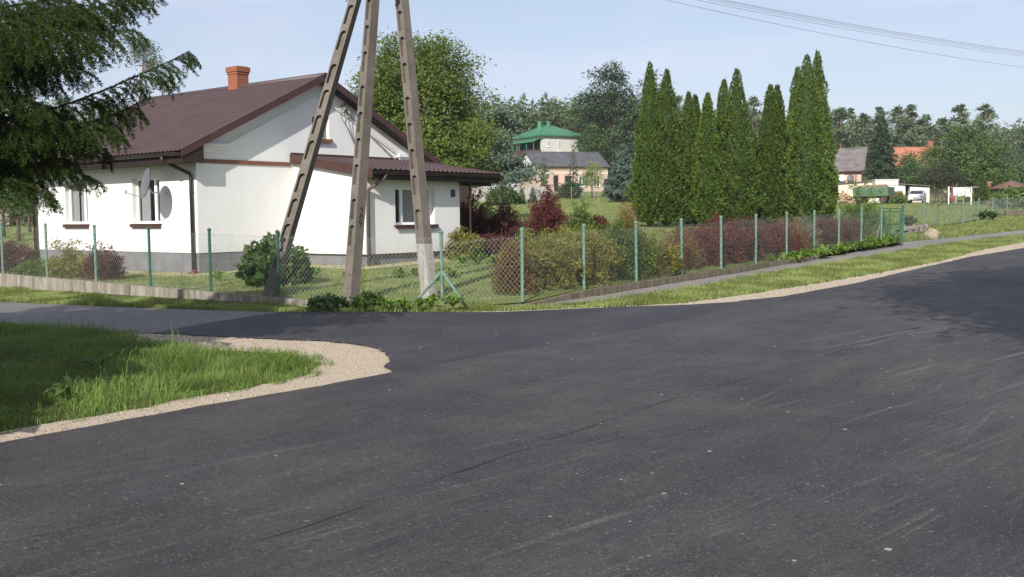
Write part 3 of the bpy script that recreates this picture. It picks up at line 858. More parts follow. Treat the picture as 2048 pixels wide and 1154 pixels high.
# cable bracket and conduit on the gable
ib = MB(); ib.tube([(5.10, 0, 4.92), (5.10, -.20, 4.95)], .018, 6); ib.lathe([(0, 0), (.035, .0), (.05, .03), (.03, .05), (.045, .08), (.02, .11), (0, .11)], 8, (5.10, -.18, 4.93))
ib.tube([(5.18, 0, 4.74), (5.18, -.18, 4.76)], .018, 6); ib.lathe([(0, 0), (.035, .0), (.05, .03), (.03, .05), (.045, .08), (.02, .11), (0, .11)], 8, (5.18, -.16, 4.72))
ib.build('cable_bracket', m_cable, house)
cb = MB()
cb.tube([(5.12, -.05, 4.88), (5.5, -.045, 4.62), (7.38, -.045, 3.36)], .022, 6)
cb.build('conduit', m_grey, house)
cb = MB()
cb.tube([(5.10, -.17, 5.0), (5.02, -.12, 4.8), (5.06, -.08, 4.55), (5.3, -.05, 4.3), (5.75, -.03, 3.55)], .009, 5)
cb.tube([(5.18, -.15, 4.8), (5.3, -.1, 4.62), (5.45, -.05, 4.2), (5.75, -.035, 3.52)], .009, 5)
cb.tube([(5.10, -.17, 5.0), (5.25, -.2, 4.9), (5.55, -.25, 4.98), (5.8, -.3, 5.2)], .009, 5)
cb.build('cable', m_cable, house)
# satellite dish
ds = MB(); rings, seg = 6, 24; ax = Vector((-.95, .27, .2)).normalized(); sx_ = ax.cross(Vector((0, 0, 1))).normalized(); sy_ = sx_.cross(ax); c = Vector((-.72, 1.13, 2.56))
for face in (0, .012):
    base = len(ds.v)
    for i in range(rings + 1):
        r = .375 * i / rings
        for j in range(seg):
            a = 2 * math.pi * j / seg
            ds.v.append(tuple(c + sx_ * r * math.cos(a) + sy_ * r * 1.06 * math.sin(a) + ax * (.45 * r * r - face)))
    for i in range(rings):
        for j in range(seg):
            a_, b_ = base + i * seg + j, base + i * seg + (j + 1) % seg
            ds.f.append((a_, b_, b_ + seg, a_ + seg))
dish = ds.build('satellite_dish', m_dish, house, True)
am = MB(); am.tube([(-.0, 1.33, 2.32), (-.55, 1.2, 2.32), c - ax * .05 - sy_ * .12], .02, 6); am.tube([c - sy_ * .40 + ax * .06, c - sy_ * .36 + ax * .50], .013, 6)
am.lathe([(0, -.05), (.035, -.05), (.035, .05), (0, .05)], 8, tuple(c - sy_ * .34 + ax * .52)); am.build('dish_arm', m_grey, dish)

def stained(name, c1, c2):
    mt, nt, p = newmat(name)
    o = coords(nt); v = coords(nt, scale=(5, 5, .6))
    a = mix(nt, ramp(nt, noise(nt, v, 1.5, 6, .7), [(.38, 0), (.62, 1)]), c1, c2)
    a = mix(nt, ramp(nt, noise(nt, o, 14, 5, .75), [(.5, 0), (.75, .5)]), a, tuple(c * .55 for c in c1))
    nt.links.new(a, p.inputs['Base Color']); p.inputs['Roughness'].default_value = .95; p.inputs['Specular IOR Level'].default_value = .1
    bump(nt, p, noise(nt, o, 30, 6, .7), .5, .02)
    return mt

# ------------------------------------------------------------------ concrete three-legged power pole
E1, E2 = Vector((.624, .781, 0)), Vector((-.781, -.624, 0)).normalized()
E2 = Vector((-.64, -.768, 0)).normalized(); E1 = Vector((.768, -.64, 0)).normalized()   # slot face looks along E2, faces spread along E1
def pole_conc():
    mt, nt, p = newmat('pole_concrete')
    o = coords(nt)
    a = mix(nt, ramp(nt, noise(nt, o, 1.4, 6, .7), [(.35, 0), (.7, 1)]), (.125, .108, .092), (.205, .182, .16))
    a = mix(nt, ramp(nt, noise(nt, o, 9, 5, .7), [(.5, 0), (.78, .6)]), a, (.085, .075, .066))
    a = mix(nt, ramp(nt, noise(nt, o, 55, 2, .7), [(.62, 0), (.70, .6)]), a, (.33, .31, .28))
    nt.links.new(a, p.inputs['Base Color']); p.inputs['Roughness'].default_value = .92; p.inputs['Specular IOR Level'].default_value = .15
    bump(nt, p, mth(nt, 'ADD', noise(nt, o, 45, 5, .75), noise(nt, o, 12, 4)), .5, .012)
    return mt
m_pole = pole_conc()
APEX = None
def pole_leg(mb, base, top, B0, B1, T0, T1, solid0, solid1, pitch=.46, slot=.34, phase=0.0, holes=(), ax=None, foot=None):
    e1, e2 = ax or (E1, E2)
    base, top = Vector(base), Vector(top); Ln = (top - base).length
    def pt(s, a, d):                # s along, a in [-.5,.5] across, d in [-.5,.5] depth
        t = s / Ln
        return base.lerp(top, t) + e1 * (B0 + (B1 - B0) * t) * a + e2 * (T0 + (T1 - T0) * t) * d
    def seg(s0, s1, a0, a1, d0, d1):
        mb.hexa([pt(s0, a0, d0), pt(s0, a1, d0), pt(s0, a1, d1), pt(s0, a0, d1), pt(s1, a0, d0), pt(s1, a1, d0), pt(s1, a1, d1), pt(s1, a0, d1)])
    c = .33
    n = 10
    for i in range(n):
        s0, s1 = solid0 + (solid1 - solid0) * i / n, solid0 + (solid1 - solid0) * (i + 1) / n
        seg(s0, s1, -.5, -c, -.5, .5); seg(s0, s1, c, .5, -.5, .5)
    if foot is None: seg(-.35, solid0, -.5, .5, -.5, .5)
    else:
        body_, mb = mb, foot; seg(-.35, solid0 - .25, -.5, .5, -.5, .5); mb = body_; seg(solid0 - .25, solid0, -.5, .5, -.5, .5)
    seg(solid1, Ln, -.5, .5, -.5, .5)
    s = solid0
    k = 0
    while s < solid1 - .1:
        s1 = min(s + slot, solid1)
        seg(s, s1, -c, c, -.22, .16)               # recessed web
        nx_ = min(s1 + (pitch - slot) + (.14 if (k + int(phase * 10)) % 4 == 2 else 0), solid1)
        # bridge between slots: its lower edge is an arch
        half = []
        rad = (B0 + (B1 - B0) * s1 / Ln) * c
        for j in range(9):
            a = math.pi * j / 8
            half.append((s1 - rad * .35 + rad * math.sin(a) - rad * .65, -c * math.cos(a)))
        if nx_ - s1 > .01:
            prof = [(nx_, c), (nx_, -c)] + [(min(q, nx_ - .02), a) for q, a in half]
            for d0, d1 in ((.155, .496), (-.496, -.215)):
                nn = len(mb.v)
                mb.add([pt(q, a, d0) for q, a in prof] + [pt(q, a, d1) for q, a in prof],
                       [tuple(range(len(prof))), tuple(range(len(prof), 2 * len(prof)))[::-1]] + [(i, i + len(prof), (i + 1) % len(prof) + len(prof), (i + 1) % len(prof)) for i in range(len(prof))])
            seg(s1, nx_, -c, c, -.215, .155)
        s = nx_; k += 1
    return pt
bc = G(701, 613); bl = G(540, 592, .12); br = G(858, 590, .14)
def pxp(px, py, d):                   # world point seen at a pixel, d metres ahead
    v = fwd + CR * ((px - CX) / F) - CU * ((py - CY) / F)
    return np.array([0, 0, CAMZ]) + v * (d / v[1])
apex = Vector(pxp(768, -228, 18.7))
topl, topc, topr = [Vector(pxp(x, -228, d)) for x, d in ((776, 18.85), (762, 18.6), (783, 18.85))]
AXL = (Vector((.955, -.297, 0)), Vector((-.297, -.955, 0)))
upole = thing('utility_pole', 'weathered three-legged concrete power pole with slotted legs at the fence corner', 'utility pole', (bc[0], bc[1], bc[2]))
o0 = Vector((bc[0], bc[1], bc[2]))
mbl = MB(); ptc = pole_leg(mbl, (0, 0, 0), topc - o0, .20, .14, .205, .165, 1.05, 6.9, .455, .355, .1)
legc = mbl.build('leg', m_pole, upole); legc['label'] = 'middle pole leg with black painted number'
mbl = MB(); pole_leg(mbl, Vector(bl) - o0, topl - o0, .205, .145, .20, .16, .55, 6.0, .47, .35, .3, (), AXL); mbl.build('leg', m_pole, upole)
mbl = MB(); pole_leg(mbl, Vector(br) - o0, topr - o0, .21, .15, .20, .16, 1.15, 6.9, .46, .355, .2, (), None, ft_ := MB()); lr_ = mbl.build('leg', m_pole, upole); lr_['label'] = 'right pole leg with pale worn foot'
ft_.build('pale_foot', stained('whitewashed_concrete', (.27, .25, .225), (.46, .44, .41)), lr_)
cap = MB(); cap.box(apex.x - o0.x - .35, apex.x - o0.x + .35, apex.y - o0.y - .12, apex.y - o0.y + .12, apex.z - o0.z - .1, apex.z - o0.z + .12)
cap.tube([(apex.x - o0.x - .8, apex.y - o0.y + .5, apex.z - o0.z - .55), (apex.x - o0.x + .8, apex.y - o0.y - .5, apex.z - o0.z - .55)], .04, 6)
cap.build('crossarm', m_grey, upole)
for (s, a) in ((.32, .1), (.55, .18), (3.3, -.33)):
    p = ptc(s, a, .502); hb = MB(); hb.tube([p, p + E2 * .004], .014, 8); hb.build('bolt_hole', m_cable, legc)
# painted number on the right flank of the middle leg
def text_mesh(txt, size):
    cu = bpy.data.curves.new('t', 'FONT'); cu.body = txt; cu.size = size; cu.align_x = 'CENTER'; cu.extrude = .0008
    o = bpy.data.objects.new('t', cu); COL.objects.link(o)
    dg = bpy.context.evaluated_depsgraph_get(); dg.update()
    me = bpy.data.meshes.new_from_object(o.evaluated_get(dg)); bpy.data.objects.remove(o); bpy.data.curves.remove(cu)
    return me
pn_ = MB()
upv = ((ptc(2.5, .5, 0) - ptc(1.5, .5, 0))).normalized()
def stamp(txt, s, size, off=0.0):
    me = text_mesh(txt, size)
    o = ptc(s, .5, -.02 + off) + E1 * .003
    for v in me.vertices: v.co.z = v.co.z
    n0 = len(pn_.v)
    for v in me.vertices: pn_.v.append(tuple(o + (-E2) * v.co.x * .78 + upv * v.co.y + E1 * v.co.z))
    for p in me.polygons: pn_.f.append(tuple(n0 + i for i in p.vertices))
    bpy.data.meshes.remove(me)
stamp('2', 1.56, .215); stamp('9', 1.355, .215)
o = ptc(1.535, .5, -.02) + E1 * .004
pn_.pbox(o + E2 * .055, -E2 * .11, upv * .012, E1 * .002)
pn_.build('painted_number', M('black_paint', (.02, .02, .022), .8), legc)
cb = MB()
cb.tube([ptc(6.0, .55, .3), ptc(5.78, .62, .3), ptc(5.5, .9, .2) + Vector((.2, 0, -.05)), Vector(br) - o0 + (topr - Vector(br)) * .74 + Vector((-.08, -.1, 0))], .010, 5)
p0, p1 = Vector(br) - o0, topr - o0
cb.tube([p0.lerp(p1, .70) + Vector((-.11, -.1, 0)), p0.lerp(p1, .74) + Vector((-.06, -.13, 0)), p0.lerp(p1, .79) + Vector((-.02, -.14, 0)), p0.lerp(p1, .9) + Vector((-.05, -.13, 0))], .012, 5)
p0, p1 = Vector(bl) - o0, topl - o0
cb.tube([p0.lerp(p1, .72) + Vector((-.13, -.09, 0)), p0.lerp(p1, .80) + Vector((-.04, -.13, 0)), p0.lerp(p1, .92) + Vector((.0, -.13, 0))], .009, 5)
cb.build('cable', m_cable, upole)
# overhead wires
fp = at(2760, 56)
farpole = thing('power_pole', 'plain concrete power pole carrying the wires beyond the right of the road', 'utility pole', fp)
mbl = MB(); mbl.tube([(0, 0, -.3), (0, 0, 8.6)], [.17, .11], 8); mbl.build('pole', m_pole, farpole)
cap = MB(); cap.box(-.8, .8, -.05, .05, 7.9, 8.0); cap.build('crossarm', m_grey, farpole)
m_wire = M('overhead_wire', (.20, .20, .22), .5)
for k, (dx, dz, ez, sg, nm) in enumerate(((-.75, -.21, 7.7, 1.62, 'lowest overhead wire, sagging well below the other four'), (-.5, -.30, 8.35, 1.50, 'second lowest of the five overhead wires across the sky'), (-.2, -.38, 8.42, 1.45, 'middle one of the five overhead wires across the sky'), (.2, -.51, 8.48, 1.40, 'second highest of the five overhead wires across the sky'), (.6, -.65, 8.55, 1.36, 'highest overhead wire of the bundle across the sky'))):
    a = apex + Vector((dx, -dx * .6, dz - .25)); b = fp + Vector((dx * .5, dx * .5, ez))
    pts = [a.lerp(b, i / 40) + Vector((0, 0, -4 * sg * (i / 40) * (1 - i / 40))) for i in range(41)]
    mb = MB(); mb.tube(pts, .0052, 4); tag(mb.build('overhead_wire', m_wire), nm, 'wire', 'overhead wires')

# ------------------------------------------------------------------ fences
m_post = M('peeling_green_paint', (.065, .135, .10), .6, .35, 22, .3, 50, col2=(.19, .28, .23))
m_postd = M('dark_green_paint_and_shade', (.035, .10, .075), .5, .3, 10)  # gate paint; on the left fence posts it stands in for shade
m_net = M('chain_link_wire', (.23, .27, .24), .5, .2, 4, metal=.2)
m_netl = M('pale_chain_link_wire', (.27, .31, .28), .5, .2, 4, metal=.2)
def chain(mb, a, b, za, zb, h, cell=.078, r=.0014):
    """diamond mesh stretched between two posts: straight crossing wires"""
    a, b = np.array(a[:2], float), np.array(b[:2], float); ln = np.linalg.norm(b - a); d = (b - a) / ln
    nv = np.array([-d[1], d[0]])
    def P3(s, t, o): 
        q = a + d * s + nv * o
        return (q[0], q[1], za + (zb - za) * s / ln + t)
    out = []
    sh = h * .82
    for sgn, o in ((1, .003), (-1, -.003)):
        s = -sh
        while s < ln + sh:
            s0, s1 = (s, s + sh) if sgn > 0 else (s + sh, s)
            t0, t1 = 0.0, h
            # clip to the panel
            def cl(sa, ta, sb, tb):
                if sa < 0: ta += (0 - sa) / (sb - sa) * (tb - ta); sa = 0
                if sa > ln: ta += (ln - sa) / (sb - sa) * (tb - ta); sa = ln
                return sa, ta
            if max(s0, s1) > 0 and min(s0, s1) < ln:
                A = cl(s0, t0, s1, t1); B = cl(s1, t1, s0, t0)
                dirv = np.array([B[0] - A[0], B[1] - A[1]]); L_ = np.linalg.norm(dirv)
                if L_ > .03:
                    e = np.array([-dirv[1], dirv[0]]) / L_ * r
                    n0 = len(mb.v)
                    for (s_, t_) in (A, B):
                        mb.v += [P3(s_ + e[0], t_ + e[1], o), P3(s_ - e[0], t_ - e[1], o), P3(s_, t_, o + r * 1.7)]
                    mb.f += [(n0, n0 + 1, n0 + 4, n0 + 3), (n0 + 1, n0 + 2, n0 + 5, n0 + 4), (n0 + 2, n0, n0 + 3, n0 + 5)]
            s += cell
    for t in (.02, h * .52, h - .03):
        mb.tube([P3(0, t, 0), P3(ln, t, 0)], r * 1.1, 4, False)
def post(root, p, z0, z1, mat, r=.027, lean=(0, 0), c0=(0, 0, 0)):
    mb = MB(); x, y = p[0] - c0[0], p[1] - c0[1]
    mb.tube([(x, y, z0 - c0[2] - .05), (x + lean[0], y + lean[1], z1 - c0[2])], r, 8)
    mb.lathe([(r * 1.25, -.02), (r * 1.35, 0), (r * 1.2, .02), (r * .3, .035), (0, .036)], 8, (x + lean[0], y + lean[1], z1 - c0[2]))
    return mb.build('post', mat, root)
# low concrete wall and fence along the side road
wt = lambda t: .385 + (.155 - .385) * t
dl = (LB - LA) / np.linalg.norm(LB - LA)
cw = MB(); A_, B_ = LA - dl * 14, LB + dl * .1
nl = np.array([dl[1], -dl[0]])
N_ = 12
for i in range(N_):
    t0, t1 = i / N_, (i + 1) / N_ - .0008
    p0, p1 = A_ + (B_ - A_) * t0, A_ + (B_ - A_) * t1
    h0, h1 = [wt(np.dot(p - LA, dl) / np.linalg.norm(LB - LA)) for p in (p0, p1)]
    q = [(*(p0 + nl * .0), -.3), (*(p1 + nl * .0), -.3), (*(p1 - nl * .16), -.3), (*(p0 - nl * .16), -.3)]
    cw.hexa(q + [(q[0][0], q[0][1], h0), (q[1][0], q[1][1], h1), (q[2][0], q[2][1], h1), (q[3][0], q[3][1], h0)])
m_stain = stained('stained_concrete', (.16, .145, .12), (.33, .30, .255))
m_curb = stained('mossy_concrete', (.115, .10, .065), (.21, .185, .145))
tag(cw.build('concrete_wall', m_stain), 'low stained concrete footing wall beside the side road under the chain-link fence', 'wall')
lf = thing('chain_link_fence', 'chain-link fence with green posts on the low concrete wall, running past the house front', 'fence', (LB[0], LB[1], wt(1)))
lo = (LB[0], LB[1], wt(1))
lpts = []
for k in range(-6, 7):
    lpts.append(LA + np.array([.02, .01]) + dl * (1.925 * k))
lpts = [p for p in lpts if np.dot(p - LB, dl) < -1.0]
net = MB(); prev = None
for i, p in enumerate(lpts):
    t = np.dot(p - LA, dl) / np.linalg.norm(LB - LA); z0 = wt(t); q = p - nl * .07
    near = t > .5  # posts in the spruce's shadow: shade put into a darker paint
    post(lf, q, z0, z0 + 1.17, m_postd if near else m_post, .029, (0, 0), lo)
    if prev is not None:
        chain(net, (prev[0][0] - lo[0], prev[0][1] - lo[1]), (q[0] - lo[0], q[1] - lo[1]), prev[1] - lo[2] + .02, z0 - lo[2] + .02, 1.08)
    prev = (q, z0)
# across the cut corner
zc = float(zt(*FC)) + .03
chain(net, (prev[0][0] - lo[0], prev[0][1] - lo[1]), (FC[0] - lo[0], FC[1] - lo[1]), prev[1] - lo[2] + .02, zc - lo[2] + .05, 1.08)
net.build('wire_mesh', m_netl, lf)
# right-hand fence along the footpath
rfo = (FC[0], FC[1], zc)
rfence = thing('chain_link_fence', 'long chain-link fence with pale green posts beside the footpath, from the pole to the gate', 'fence', rfo)
rp = [FC] + [np.array(p) for p in right_line[1:]]
net = MB(); prev = None
for i, p in enumerate(rp):
    z0 = zc if i == 0 else float(zt(*p)) + .13
    hh = 1.21 if i == 0 else 1.15
    post(rfence, p, z0, z0 + hh, m_post, .03, (random.uniform(-.012, .012), random.uniform(-.012, .012)), rfo)
    if prev is not None: chain(net, (prev[0][0] - rfo[0], prev[0][1] - rfo[1]), (p[0] - rfo[0], p[1] - rfo[1]), prev[1] - rfo[2] + .03, z0 - rfo[2] + .03, 1.02)
    prev = (p, z0)
net.build('wire_mesh', m_net, rfence)
for q in ((G(822, 613), .55), (np.array(G(925, 603, .13)), .55)):
    br_ = MB(); br_.tube([(0, 0, q[1]), tuple(Vector(q[0]) - Vector(rfo))], .026, 8); br_.build('brace', m_post, rfence)
# concrete kerb strip under it
kc = MB()
kt = [np.array(FC) + (R0 - np.array(FC)) * t for t in (.12, .35, .6, .8, .985)] + [np.array(p) for p in right_line[2:9]]
dr = (R1 - R0) / np.linalg.norm(R1 - R0); nr2 = np.array([dr[1], -dr[0]])
for i in range(len(kt) - 1):
    p0, p1 = kt[i], kt[i + 1] - (kt[i + 1] - kt[i]) * .002
    za, zb_ = [float(zt(*p)) for p in (p0, p1)]
    h0, h1 = [max(.02, float(goff(*(p - nr2 * .1))) - .008) for p in (p0, p1)]
    q = [p0 + nr2 * .13, p1 + nr2 * .13, p1 - nr2 * .06, p0 - nr2 * .06]
    zz = [za, zb_, zb_, za]; hs = [h0, h1, h1, h0]
    kc.hexa([(*a, b - .2) for a, b in zip(q, zz)] + [(*a, b + h) for a, b, h in zip(q, zz, hs)])
tag(kc.build('concrete_kerb', m_curb), 'mossy concrete kerb strip under the long fence beside the footpath', 'kerb')
# boulder at the cut corner
def rock(name, loc, r, mat, label, seed, sq=(1, .8, .7)):
    bm = bmesh.new(); bmesh.ops.create_icosphere(bm, subdivisions=3, radius=r); rr = np.random.default_rng(seed); ph = rr.uniform(0, 6, 9)
    for v in bm.verts:
        c = v.co.normalized(); k = 1 + .14 * math.sin(3 * c.x + ph[0]) * math.cos(2.5 * c.y + ph[1]) + .08 * math.sin(6 * c.z + ph[2] + 3 * c.x) + .05 * math.sin(9 * c.y + ph[3])
        v.co = Vector((c.x * sq[0], c.y * sq[1], c.z * sq[2])) * r * k
    me = bpy.data.meshes.new(name); bm.to_mesh(me); bm.free(); me.materials.append(mat)
    me.polygons.foreach_set('use_smooth', [True] * len(me.polygons))
    o = link(bpy.data.objects.new(name, me)); o.location = loc
    return tag(o, label, 'rock')
m_rock = M('beige_field_stone', (.30, .25, .18), .9, .25, 4, .5, 20)
p = G(740, 611); rock('rock', (p[0], p[1], p[2] + .02), .13, M('grey_rock', (.17, .16, .13), .95, .3, 5, .5, 20), 'small grey rock in the grass beside the pole foot', 3, (1.5, .8, .5))
p = G(1864, 478); rock('rock', (p[0], p[1], p[2] + .12), .30, m_rock, 'pale beige boulder beside the footpath near the gate', 5, (.9, .8, .85))
# dark green mesh gate standing open at the end of the fence
ga, gb = at(1757, 33.2), at(1801, 33.5)
gz = float(zt(ga.x, ga.y)) + .1
gate = thing('garden_gate', 'dark green metal gate of fine vertical bars standing at the end of the long fence', 'gate', (ga.x, ga.y, gz))
gd = Vector((gb.x - ga.x, gb.y - ga.y, 0)); gl = gd.length
gf = MB()
for t in (0, .5, 1): gf.tube([tuple(gd * t + Vector((0, 0, .12))), tuple(gd * t + Vector((0, 0, 1.12)))], .018, 6)
for z_ in (.14, .62, 1.02, 1.11): gf.tube([(0, 0, z_), tuple(gd + Vector((0, 0, z_)))], .014, 6)
gf.build('frame', m_postd, gate)
gbar = MB()
for k in range(1, 26):
    t = k / 26
    gbar.tube([tuple(gd * t + Vector((0, .01, .14))), tuple(gd * t + Vector((0, .01, 1.02 if k % 2 else .64)))], .0065, 4, False)
gbar.build('bars', m_postd, gate)
post(gate, (gb.x + .06, gb.y), gz - .2, gz + 1.2, m_postd, .032, (0, 0), (ga.x, ga.y, gz))
pk = MB(); q0 = at(1749, 32.6); pk.tube([(q0.x - ga.x, q0.y - ga.y, -.1), (q0.x - ga.x + .16, q0.y - ga.y, .62)], .03, 6); pk.build('prop', M('weathered_wood', (.22, .18, .12), .9, .3, 8), gate)
# neighbour's fence running on behind
nf0 = nb[0]
nfence = thing('chain_link_fence', 'thin pale chain-link fence round the neighbouring field, beyond the gate', 'fence', nf0)
net = MB(); prev = None
hts = (1.1, 1.18, 1.2, 1.15, 1.05, 1.2, 1.2)
for p, hgt in zip(nb, hts):
    z0 = float(zt(p.x, p.y)) + .02
    post(nfence, p, z0, z0 + hgt, m_post, .035, (0, 0), nf0)
    if prev is not None:
        chain(net, (prev[0].x - nf0.x, prev[0].y - nf0.y), (p.x - nf0.x, p.y - nf0.y), prev[1] - nf0.z + .03, z0 - nf0.z + .03, 1.0, .16, .0028)
    prev = (p, z0)
net.build('wire_mesh', m_netl, nfence)
sg = thing('field_gate', 'narrow two-leaf wire gate with bent posts in the neighbouring fence', 'gate', at(1874, 49.5))
g0 = Vector(sg.location); fr_ = MB()
for px_, hh in ((1849, 1.02), (1874, 1.05), (1877, 1.05), (1899, 1.0), (1923, 1.02)):
    q = at(px_, 48.2 + (px_ - 1849) * .05) - g0
    fr_.tube([(q.x, q.y, -.02), (q.x, q.y, hh)], .022, 5)
    if px_ in (1874, 1899): fr_.tube([(q.x, q.y, hh - .12), (q.x + .22, q.y, hh + .14)], .03, 5)
a, b = at(1849, 48.2) - g0, at(1923, 51.9) - g0
fr_.tube([(a.x, a.y, 1.0), (b.x, b.y, 1.0)], .016, 5)
fr_.build('frame', M('weathered_green_steel', (.12, .16, .12), .7, .3, 6), sg)
# low dry-stone edge by the neighbour's fence
a, b = at(1805, 41), at(1852, 43.5)
sw = MB(); rr = np.random.default_rng(4)
for i in range(26):
    for j in range(2):
        c = a.lerp(b, (i + .5 * j + rr.uniform(-.2, .2)) / 26); s_ = rr.uniform(.07, .13)
        sw.lathe([(0, -.05), (s_, -.02), (s_ * 1.05, .06), (s_ * .7, .13), (0, .15)], 6, (c.x, c.y + rr.uniform(-.05, .05), float(zt(c.x, c.y)) + .04 + .13 * j))
tag(sw.build('stone_wall', M('grey_field_stones', (.19, .17, .15), .95, .35, 2.5, .4, 20)), 'low wall of rough grey field stones between gate and boulder', 'wall')
a, b = at(2012, 62), at(2140, 66); nw = MB(); d_ = (b - a); nw.hexa([(a.x, a.y, a.z - .3), (b.x, b.y, b.z - .3), (b.x, b.y + .2, b.z - .3), (a.x, a.y + .2, a.z - .3), (a.x, a.y, a.z + .35), (b.x, b.y, b.z + .35), (b.x, b.y + .2, b.z + .35), (a.x, a.y + .2, a.z + .35)])
tag(nw.build('concrete_wall', m_curb), 'short brownish concrete wall under the far end of the neighbouring fence', 'wall')

# ------------------------------------------------------------------ foliage
mf_walnut = LM('walnut_leaves', (.085, .140, .026), (.175, .225, .050), (.28, .23, .08), .38, .5)
mf_oak = LM('dark_oak_leaves', (.042, .078, .034), (.080, .125, .055), None, .25, .4)
mf_mid = LM('mid_green_leaves', (.050, .098, .028), (.105, .165, .048), None, .3, .4)
mf_wood = LM('woodland_leaves', (.075, .115, .050), (.125, .165, .075), (.18, .175, .095), .25, .12)
mf_pine = LM('pine_needles', (.078, .120, .060), (.140, .185, .098), None, .15, .5)
mf_blue = LM('blue_spruce_needles', (.060, .10, .075), (.12, .165, .13), None, .15, .8)
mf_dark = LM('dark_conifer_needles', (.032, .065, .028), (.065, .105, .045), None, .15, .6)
mf_thuja = LM('thuja_sprays', (.042, .088, .012), (.100, .150, .024), (.16, .16, .04), .25, .9)
mf_spruce = LM('spruce_needles', (.009, .022, .006), (.042, .070, .013), None, .15, 1.6, .6, .08)
mf_plum = LM('purple_plum_leaves', (.045, .060, .030), (.075, .085, .045), (.10, .07, .05), .25, .5)
mf_red = LM('red_barberry_leaves', (.070, .020, .021), (.155, .045, .042), (.24, .10, .06), .3, 1.6)
mf_redd = LM('dark_barberry_leaves', (.080, .034, .032), (.15, .060, .054), (.20, .10, .07), .3, 1.6)
mf_rg = LM('rusty_barberry_leaves', (.13, .080, .032), (.21, .115, .045), (.15, .17, .055), .3, 1.6)
mf_ora = LM('orange_green_barberry_leaves', (.125, .165, .038), (.26, .235, .06), (.55, .27, .08), .32, 1.3)
mf_grn = LM('green_shrub_leaves', (.075, .125, .03), (.14, .20, .05), (.22, .20, .07), .32, 1.3)
mf_big = LM('dark_glossy_leaves', (.040, .085, .022), (.085, .14, .035), None, .25, 1.2, .4, .4)
mf_host = LM('hosta_leaves', (.11, .20, .03), (.19, .29, .05), (.34, .37, .14), .35, 1.5)
mf_wil = LM('willow_leaves', (.12, .17, .05), (.20, .25, .09), None, .35, .8)
mf_yel = LM('yellow_shrub_leaves', (.20, .20, .04), (.30, .28, .07), None, .35, 1)
mf_grey = LM('grey_twiggy_shrub', (.13, .13, .085), (.19, .18, .11), None, .2, 1)
m_bark = M('brown_bark', (.085, .065, .05), .95, .35, 6, .6, 25)
m_barkp = M('pine_bark', (.20, .105, .065), .95, .3, 3, .5, 20)

def clump_leaves(rng, C, rc, n, ls, cen, up=.55, asp=.5, flat=.7, drop=.0):
    i = rng.integers(0, len(C), n)
    P = C[i] + rng.normal(size=(n, 3)) * rc * np.array([1, 1, flat])
    out = nrm(P - cen)
    N = nrm(out * .6 + np.array([0, 0, up]) + rng.normal(size=(n, 3)) * .55)
    D = nrm(np.cross(N, rng.normal(size=(n, 3)))) + np.array([0, 0, -drop])
    l = ls * rng.uniform(.6, 1.3, n)
    return leaves(P, D, N, l, l * asp)
def shell(rng, blobs, n, inner=.55):
    b = np.array(blobs, float); v = b[:, 3] * b[:, 4] * b[:, 5]
    i = rng.choice(len(b), n, p=v / v.sum())
    d = nrm(rng.normal(size=(n, 3))); r = inner + (1 - inner) * rng.random(n) ** .6
    return b[i, :3] + d * b[i, 3:] * r[:, None]
def broad(name, label, loc, blobs, ncl, nl, ls, rc, mat, tr=.2, seed=1, group=None, cat='tree', bark=None, limbs=9, base=None, lean=(0, 0), asp=.5, drop=.25, inner=.5):
    rng = np.random.default_rng(seed)
    t = thing(name, label, cat, loc, 0, group)
    C = shell(rng, blobs, ncl, inner)
    b = np.array(blobs); cen = (b[:, :3] * (b[:, 3:4] ** 2)).sum(0) / (b[:, 3] ** 2).sum()
    npobj('crown', clump_leaves(rng, C, rc, nl, ls, cen - np.array([0, 0, .3 * b[:, 5].max()]), asp=asp, drop=drop), mat, t)
    mb = MB(); h0 = base if base is not None else max(.5, (b[:, 2] - b[:, 5]).min() * 1.1)
    ht = b[:, 2].max()
    mb.tube([(0, 0, -.2), (lean[0] * .4, lean[1] * .4, h0 * .55), (lean[0], lean[1], h0), (cen[0], cen[1], (h0 + ht) / 2), (cen[0], cen[1], ht)], [tr * 1.25, tr, tr * .85, tr * .5, tr * .12], 8)
    for k in range(limbs):
        c = C[rng.integers(len(C))]; s = np.array([lean[0], lean[1], h0 + rng.uniform(-.1, .45) * (ht - h0)]); s[:2] += (cen[:2] - s[:2]) * max(0, (s[2] - h0) / max(ht - h0, .1))
        mm = s * .5 + c * .5 + np.array([0, 0, .08 * np.linalg.norm(c - s)])
        mb.tube([s, mm, c], [tr * .45, tr * .28, tr * .06], 5)
    mb.build('trunk', bark or m_bark, t, True)
    return t
